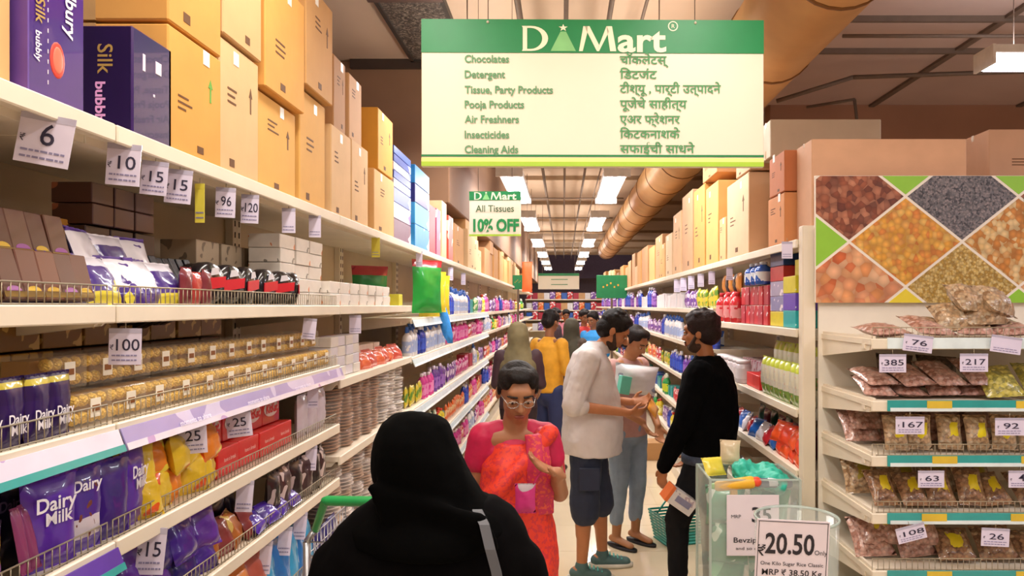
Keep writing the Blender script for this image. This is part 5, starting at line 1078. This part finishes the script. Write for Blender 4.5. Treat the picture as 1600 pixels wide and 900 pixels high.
b.ovals([(0, -.02, .775, .222, .19), (0, -.02, .86, .216, .195), (0, -.025, 1.0, .17, .19), (0, -.01, 1.15, .175, .18), (0, .0, 1.3, .19, .15), (0, -.0, 1.40, .15, .105), (0, -.03, 1.46, .07, .065)], SHT, n=36)
for sx, sh, el in ((-1, J['shR'], J['elR']), (1, J['shL'], J['elL'])):
    b.cap(sh, el, .078, .068, SHT); e = V(el); b.cap(e+V((0, -.005, .01)), e+(V(J['wrR' if sx < 0 else 'wrL'])-e)*.10, .066, .056, SHT)
blob(b, 'shirt', p, .008, .022, None, 4)
b = B()                                           # rolled cuff, collar and placket
for kx in 'RL':
    e = V(J['el'+kx]); d = (V(J['wr'+kx])-e).normalized(); b.cap(e+d*.045, e+d*.062, .056, .054, SHT, q=1, n=16)
b.obj('rolled_cuff', p)
b = B(); n = 20
b.loft([[((.066+dr)*math.cos(2*PI*i/n), -.04+(.07+dr)*math.sin(2*PI*i/n)-.02*(z > 1.46), z-.025*(math.sin(2*PI*i/n) < -.5)) for i in range(n)] for dr, z in ((.022, 1.425), (.004, 1.475), (-.004, 1.475), (.008, 1.43))], SHT, caps=False); b.obj('collar', p)
b = B(); NV = M('#232C44', .75, var=.12, scale=20)
b.cap((0, .0, .82), (0, .0, .88), .135, .135, NV, sq=(1.1, .95))
for kx, o_ in (('R', -.1), ('L', .1)): h_, k_ = V(J['hi'+kx]), V(J['kn'+kx]); b.cap(h_, k_+V((0, 0, -.05)), .104, .094, NV)
blob(b, 'shorts', p, .009, .02, None, 4)
b = B(); b.box(-.235, -.222, -.06, .07, .58, .72, NV, .006); b.obj('cargo_pocket', p)
for kx in 'RL':
    a = V(J['an'+kx]); b = B(); SH_ = M('#4A6A6A', .6); b.cap(a+V((0, .035, -.045)), a+V((0, -.15, -.055)), .044, .036, SH_, sq=(1.1, .85), up=(0, 0, 1)); b.cap(a, a+V((0, 0, -.03)), .042, .046, SH_); sh = blob(b, 'shoe', p, .006, 0, None, 2)
    q = B(); q.ovals([(a.x, a.y-.055, 0.003, .05, .145), (a.x, a.y-.055, .028, .052, .147)], M('#D8D4C8', .5), n=24); q.obj('sole', sh)
    q = B(); [q.cap((a.x-.03, a.y-.05-.025*i, a.z-.006-.008*i), (a.x+.03, a.y-.05-.025*i, a.z-.006-.008*i), .005, .005, M('#5AC0B8', .5), n=6) for i in range(4)]; q.obj('laces', sh)
hx, hy = WX, WY
spawn(k_pouch('#F0A030', .1, .13, .03, accent='#F4E8A0', seed=180), 'held_packet', (.56, 4.64, 1.02), Euler((-.9, .9, .3)), 'orange and yellow packet held by the man in white shirt', 'packet')
spawn(k_box('#6AC8B0', .075, .05, .12, accent='#E4F0E8'), 'held_carton', (.40, 4.82, 1.12), Euler((0, .2, .4)), 'pale teal carton between the man in white and the woman', 'box')
# --- woman beside him
J = dict(pelvis=(0, 0, .84), chest=(0, 0, 1.12), neck=(0, -.01, 1.33), head=(0, -.075, 1.44), shL=(.15, 0, 1.27), shR=(-.15, 0, 1.27), elL=(.19, -.04, 1.02), elR=(-.19, -.03, 1.02), wrL=(.10, -.20, .86), wrR=(-.08, -.22, .90), hdL=(-.2, -.3, -1), hdR=(.2, -.5, -.8),
         hiL=(.08, 0, .8), hiR=(-.08, 0, .8), knL=(.08, -.03, .44), knR=(-.08, 0, .44), anL=(.09, .0, .085), anR=(-.09, .02, .085))
p, A, sm = figure((.455, 5.25, 0), .75, 'woman in light blue jeans and flip-flops looking down behind the white-shirted man', J, '#B07850', (.55, .0, .1), .96, .008, curl=(.5, .5))
hair(p, A, '#1A1110', .96, .95, back=1, lumps=0)
b = B(); TP = M('#B88C84', .7, var=.1, scale=20)
b.ovals([(0, 0, .78, .165, .12), (0, 0, .95, .16, .12), (0, 0, 1.12, .165, .125), (0, 0, 1.25, .165, .10), (0, 0, 1.31, .10, .07), (0, 0, 1.335, .06, .05)], TP, n=28)
for kx in 'LR': b.cap(J['sh'+kx], V(J['sh'+kx])+(V(J['el'+kx])-V(J['sh'+kx]))*.8, .062, .055, TP)
blob(b, 'top', p, .009, .012, None, 3)
b = B(); JN = M('#8494A8', .75, var=.15, scale=12)
b.cap((0, 0, .80), (0, 0, .86), .125, .125, JN, sq=(1.15, .95))
for kx in 'LR': b.cap(J['hi'+kx], J['kn'+kx], .095, .066, JN); b.cap(J['kn'+kx], V(J['an'+kx])+V((0, 0, .1)), .064, .05, JN)
blob(b, 'jeans', p, .009, .012, CL2, 3)
for kx in 'LR':
    a = V(J['an'+kx]); b = B(); b.ovals([(a.x, a.y-.055, .002, .045, .135), (a.x, a.y-.055, .018, .046, .137)], M('#1E1A1E', .6), n=20); ff = b.obj('flip_flop', p)
    b = B(); b.tube([(a.x, a.y-.12, .03), (a.x-.04, a.y-.02, .03)], .006, M('#1E1A1E', .6)); b.tube([(a.x, a.y-.12, .03), (a.x+.04, a.y-.02, .03)], .006, M('#1E1A1E', .6)); b.obj('strap', ff)
b = B(); b.pouch(.30, .19, .12, M('#E4E4E8', .35, accent='#9AA0B8', acc_t=.68, acc_s=10, coat=.3), X=Matrix.Rotation(.12, 4, 'Y')); tag(b.obj('white_bundle', None, (.475, 4.98, 1.11), (.1, 0, .1)), 'bulky white wrapped bundle held up between the couple', 'bundle')

# --- man in black sweater holding a small carton
J = dict(pelvis=(0, 0, .88), chest=(0, .02, 1.18), neck=(0, -.005, 1.395), head=(.0, -.045, 1.535), shL=(.18, 0, 1.32), shR=(-.18, 0, 1.32), elL=(.25, -.07, 1.04), elR=(-.25, .0, 1.04), wrL=(.20, -.20, .77), wrR=(-.18, -.15, .8), hdL=(-.05, -.25, -1),
         hiL=(.09, 0, .84), hiR=(-.09, 0, .84), knL=(.11, -.15, .46), knR=(-.10, -.0, .45), anL=(.10, -.15, .08), anR=(-.10, -.0, .08))
p, A, sm = figure((.845, 4.3, 0), -2.02, 'man in black sweater and black trousers with tousled hair, his back half turned', J, '#A86C44', (.12, 0, 0), 1.0, .007, curl=(.6, .5), hn={'L': (-.8, .3, 0)})
hair(p, A, '#241718', 1.0, 1.16)
b = B(); 
b.ell((0, 0, 0), (.060, .062, .042), bd, n=18, X=A @ Matrix.Translation(V((0, -.0245, -.070)))); b.ell((0, 0, 0), (.026, .010, .006), bd, n=10, X=A @ Matrix.Translation(V((0, -.094, -.040))))
[b.cap(A @ V((.052*x, -.05, -.066)), A @ V((.069*x, -.005, -.005)), .015, .009, bd, n=8) for x in (-1, 1)]
blob(b, 'beard', p, .005, .003, CL2, 2)
b = B(); SW = M('#050507', .95, spec=.08, var=.25, scale=10)
b.ovals([(0, 0, .84, .19, .14), (0, 0, .88, .205, .15), (0, 0, 1.0, .22, .17), (0, 0, 1.18, .225, .17), (0, 0, 1.3, .21, .145), (0, 0, 1.37, .13, .1), (0, 0, 1.41, .075, .07)], SW, n=34)
for kx in 'LR': b.cap(J['sh'+kx], J['el'+kx], .082, .068, SW); b.cap(J['el'+kx], V(J['wr'+kx])+V((0, 0, .015)), .066, .046, SW)
blob(b, 'sweater', p, .008, .02, None, 4)
b = B(); TR = M('#0B0C12', .8, spec=.25, var=.2, scale=10)
b.cap((0, 0, .82), (0, 0, .88), .135, .135, TR, sq=(1.2, .95))
for kx in 'LR': b.cap(J['hi'+kx], J['kn'+kx], .10, .075, TR); b.cap(J['kn'+kx], V(J['an'+kx])+V((0, 0, .0)), .07, .055, TR)
blob(b, 'trousers', p, .009, .014, CL2, 3)
b = B(); b.ovals([(0, .0, .80, .20, .15), (0, 0, .85, .20, .15)], M('#3A4458', .7, var=.3, scale=60), n=28); b.obj('shirt_hem', p)
for kx in 'LR': a = V(J['an'+kx]); b = B(); b.cap(a+V((0, .035, -.04)), a+V((0, -.15, -.05)), .042, .034, M('#1A1A20', .5), sq=(1.1, .85), up=(0, 0, 1)); blob(b, 'shoe', p, .007, 0, None, 2)
c = empty('held_carton', (.645, 4.10, .625), Euler((.15, .62, .25)), 'small white carton with orange end held low by the man in black', 'box')
B().box(-.09, .09, -.045, .045, -.045, .045, M('#E0DCDC', .4, accent='#B8A8B4', acc_t=.62, acc_s=24), .003).obj('box', c)
B().box(-.0915, -.07, -.0465, .0465, -.0465, .0465, M('#E8763A', .4), .002).obj('orange_end', c)
q = B(); q.box(-.04, .06, -.0475, -.0455, -.015, .02, M('#8A8AA8', .4)); q.obj('print', c)

# --- shoppers further down the aisle
def far(px, top, Y, rz, h, label, shirt, trous, skin='#8E5C3C', hc='#171010', veil=None, w=1.0, vox=.013):
    X = (px-880)*Y/F; s = h/1.70
    k = lambda *a: tuple(v*s for v in a)
    J = dict(pelvis=k(0, 0, .9), chest=k(0, 0, 1.2), neck=k(0, 0, 1.42), head=k(0, -.03, 1.585), shL=k(.17, 0, 1.36), shR=k(-.17, 0, 1.36), elL=k(.22, 0, 1.08), elR=k(-.22, 0, 1.08), wrL=k(.18, -.18, .95), wrR=k(-.18, -.18, .95), hiL=k(.09, 0, .86), hiR=k(-.09, 0, .86), knL=k(.09, -.02, .47), knR=k(-.09, 0, .47), anL=k(.1, .02, .08), anR=k(-.1, 0, .08))
    p, A, sm = figure((X, Y, 0), rz, label, J, skin, (.3, 0, 0), s, vox)
    if not veil: hair(p, A, hc, s, 1.06, vox=.012)
    b = B(); m = M(shirt, .7, var=.15, scale=12); b.ovals([(0, 0, z*s, rx*w*s, ry*s) for z, rx, ry in ((.84, .19, .14), (1.0, .185, .15), (1.2, .2, .15), (1.34, .19, .125), (1.41, .1, .08), (1.44, .065, .06))], m, n=24)
    for kx in 'LR': b.cap(J['sh'+kx], J['el'+kx], .07*s, .06*s, m)
    blob(b, 'shirt', p, vox, .018, None, 3)
    b = B(); m = M(trous, .75); b.cap(k(0, 0, .82), k(0, 0, .88), .14*s, .14*s, m, sq=(1.15, .95))
    for kx in 'LR': b.cap(J['hi'+kx], J['kn'+kx], .1*s, .075*s, m); b.cap(J['kn'+kx], J['an'+kx], .07*s, .055*s, m)
    blob(b, 'trousers', p, vox, .01, None, 3)
    if veil:
        b = B(); m = M(veil, .75, var=.2, scale=14); b.ovals([(0, .0, z*s, rx*s, ry*s) for z, rx, ry in ((1.705, .03, .03), (1.68, .075, .08), (1.62, .1, .11), (1.54, .11, .12), (1.45, .115, .12), (1.38, .15, .13), (1.28, .2, .155), (1.12, .215, .17), (1.0, .19, .15))], m, n=24); 
        blob(b, 'veil', p, vox, .02, None, 3)
    for kx in 'LR': a = V(J['an'+kx]); b = B(); b.cap(a+V((0, .03, -.04)), a+V((0, -.14, -.05)), .04, .03, DARK, sq=(1.1, .85), up=(0, 0, 1)); b.obj('shoe', p)
    return p
far(858, 488, 7.6, 2.5, 1.635, 'man in mustard yellow shirt and blue jeans seen from behind', '#D89A22', '#26305A', w=.85)
far(810, 503, 6.7, PI, 1.555, 'woman in olive headscarf and dark maroon dress seen from behind', '#3A1E26', '#2A181E', veil='#6E6242')
far(893, 498, 9.2, 2.6, 1.55, 'dark haired shopper in dark green and brown beyond the yellow shirt', '#4A3A2E', '#2A2228', veil='#3E3A2A')
far(928, 490, 10.6, -.6, 1.6, 'shopper in bright blue top half hidden behind the white-shirted man', '#2A8AD0', '#2A2A3A')
far(912, 486, 12, .4, 1.62, 'distant shopper in red top in the middle of the aisle', '#C83A3A', '#2A2228')
far(866, 484, 13, 1.2, 1.64, 'distant shopper in dark clothes near the household racks', '#3A2A34', '#22202A')
far(884, 486, 15.5, .2, 1.6, 'very distant shopper in patterned pink in the aisle', '#C87A8A', '#3A2A34')

# ------------------------------------------------------------------ clear bins before the end rack
ACR = M('#E4EEE8', .05, alpha=.20, var=0, coat=.5); ACE = M('#C4D4CC', .1, alpha=.55, var=0)
def rect_bin(x0, x1, y0, y1, z, label):
    r = empty('clear_bin', ((x0+x1)/2, (y0+y1)/2, 0), 0, label, 'bin'); w = (x1-x0)/2; d = (y1-y0)/2
    b = B()
    for a in ((-w, w, -d, -d+.004), (-w, w, d-.004, d), (-w, -w+.004, -d, d), (w-.004, w, -d, d)): b.box(a[0], a[1], a[2], a[3], .0, z, ACR)
    b.obj('wall', r); b = B(); b.box(-w, w, -d, d, 0, .01, ACR); b.obj('base', r)
    b = B()
    for a in ((-w-.002, w+.002, -d-.003, -d+.006), (-w-.002, w+.002, d-.006, d+.003), (-w-.003, -w+.006, -d, d), (w-.006, w+.003, -d, d)): b.box(a[0], a[1], a[2], a[3], z-.005, z+.002, ACE)
    for sx in (-1, 1):
        for sy in (-1, 1): b.box(sx*w-.005, sx*w+.005, sy*d-.005, sy*d+.005, 0, z, ACE)
    b.obj('rim', r); return r
BX0, BX1, BY = .605, .975, 3.03
rect_bin(BX0, BX1, BY, BY+.3, .985, 'tall square clear bin filled with green netting and toys')
i = 0; GN = [k_pouch('#2A9A6A', .17, .16, .1, accent='#7AC89A', acc_t=.56, seed=190), k_pouch('#1E8A5A', .17, .16, .1, accent='#C8E0C8', acc_t=.62, seed=191), k_pouch('#4AA07A', .17, .16, .1, accent='#D8E8E0', acc_t=.6, seed=192)]
for l in range(6):
    for c in range(2):
        spawn(GN[(l+c) % 3], 'net_bag', (.70+.175*c, BY+.1+.04*(l % 2), .012+.15*l), Euler((R.uniform(-.2, .2), R.uniform(-.1, .1), R.uniform(-.3, .3))), f'{nth(l)} green net bag from the bottom, {("aisle", "end rack")[c]} side of the square bin', 'bag', 'green net bags in the square bin')
b = B(); TQ = M('#2EB8A0', .5, var=.15, scale=20)
b.ell((.84, BY+.13, .975), (.115, .11, .045), TQ, n=24); b.ell((.90, BY+.1, .955), (.07, .1, .04), TQ, n=20); b.ell((.79, BY+.15, .995), (.06, .07, .035), TQ, n=20)
tag(blob(b, 'teal_cloth', None, .006, .075, CL2, 1), 'crumpled teal cloth heaped on top of the square clear bin', 'cloth')
t = empty('toy_squirter', (.70, BY+.02, .955), Euler((0, -.05, -.1)), 'yellow toy squirter with green nozzle and red plug on the bin', 'toy')
b = B(); b.cap((-.055, 0, 0), (.075, 0, .012), .022, .026, M('#E8B22A', .35), n=12); b.box(-.01, .02, -.012, .012, -.05, -.005, M('#E8B22A', .35), .004); b.obj('barrel', t)
B().cap((-.085, 0, 0), (-.06, 0, 0), .011, .016, M('#8AC83A', .35), n=10).obj('nozzle', t); B().cap((.085, 0, .014), (.10, 0, .014), .02, .021, M('#E0482A', .35), n=12).obj('plug', t)
t = empty('marker_tube', (.865, BY+.03, .965), 0, 'dark blue tube with white band lying beside the toy squirter', 'tube')
B().cap((-.05, 0, 0), (.07, 0, -.004), .02, .02, M('#2A2A5A', .35), n=12).obj('tube_body', t); B().cap((-.012, 0, 0), (.022, 0, 0), .0208, .0208, M('#E4E4EC', .4), n=12, q=1).obj('white_band', t)
spawn(k_pouch('#E8D84A', .1, .08, .04, accent='#7AB84A', seed=195), 'toy_packet', (.665, BY+.17, .965), Euler((-.6, 0, .3)), 'yellow green packet at the aisle corner of the square bin', 'packet')
spawn(k_pouch('#D8C8A8', .09, .1, .04, accent='#C8603A', seed=196), 'toy_packet', (.74, BY+.24, 1.0), Euler((-.2, 0, -.3)), 'cream packet standing up behind the toy squirter', 'packet')
CARD = M('#E4D8E0', .4, var=.02, coat=.3); BK = M('#241E28', .5)
def bin_card(loc, w, h, rot, label, rows, border=True):
    r = empty('price_board', loc, rot, label, 'price board')
    B().box(-w/2, w/2, 0, .003, -h/2, h/2, CARD, .001).obj('card', r)
    if border:
        b = B()
        for a in ((-w/2+.005, w/2-.005, h/2-.008, h/2-.006), (w/2-.008, w/2-.006, -h/2, h/2-.006), (-w/2+.006, -w/2+.008, -h/2, h/2-.006)): b.box(a[0], a[1], -.001, 0, a[2], a[3], BK)
        b.obj('border', r)
    b = B()
    for s, x, z, sz, fit, off in rows: b.text(s, x, -.0015, z, sz, BK, off=off, fit=fit)
    b.obj('lettering', r); return r
bin_card((.778, BY-.012, .80), .215, .25, (0, 0, 0), 'white price board reading thirty-five on the square clear bin', (('35', .035, .015, .085, .08, .02), ('MRP', -.07, .03, .02, .04, 0), ('Only', .04, -.03, .03, .05, .01), ('Bevzip Pc', -.01, -.07, .03, .14, .01), ('and so on', -.02, -.1, .018, .1, 0)), False)
r = empty('round_clear_bin', (.83, 2.62, 0), 0, 'round clear bin with a big price board, closest to the camera', 'bin')
b = B(); n = 32; q = .145
b.loft([[(rr*math.cos(2*PI*i/n), rr*math.sin(2*PI*i/n), z) for i in range(n)] for rr, z in ((q-.02, .0), (q-.003, .95), (q, .95), (q-.017, .0))], ACR); b.obj('wall', r)
b = B(); b.loft([[(rr*math.cos(2*PI*i/n), rr*math.sin(2*PI*i/n), z) for i in range(n)] for rr, z in ((q-.005, .945), (q+.003, .945), (q+.003, .953), (q-.005, .953), (q-.005, .945))], ACE, caps=False); b.obj('rim', r)
for i in range(4): spawn(GN[i % 3], 'net_bag', (.83, 2.60, .02+.17*i), (0, 0, .3*i), f'{nth(i)} green net bag from the bottom of the round bin', 'bag', 'green net bags in the round bin')
X0, Z0 = P(1238, 868, 2.46)
bin_card((X0, 2.462, Z0), .245, .235, Euler((0, .05, 0)), 'large white price board reading twenty and a half on the round clear bin', (('20.50', -.01, .005, .095, .165, .02), ('₹', -.103, -.005, .05, .026, .01), ('Only', .095, .005, .022, .042, 0), ('One Kilo Sugar Rice Classic', 0, -.035, .017, .21, .006), ('MRP ₹ 38.50 Kg', 0, -.068, .028, .2, .01)))
# teal basket on the floor behind the black trousers
t = empty('hand_basket', (.86, 5.35, 0), .3, 'teal plastic hand basket on the floor behind the man in black', 'basket')
b = B(); TB = M('#2A9A8E', .4)
for i in range(9):
    z = .02+.022*i; w, d = .17+.004*i, .12+.003*i
    for a in ((-w, w, -d, -d+.004), (-w, w, d-.004, d), (-w, -w+.004, -d, d), (w-.004, w, -d, d)): b.box(a[0], a[1], a[2], a[3], z, z+.014, TB)
b.box(-.17, .17, -.12, .12, 0, .01, TB); 
b.obj('basket_body', t); b = B(); b.tube([(-.2, 0, .2), (-.12, 0, .3), (.12, 0, .3), (.2, 0, .2)], .007, TB, 8); b.obj('handle', t)
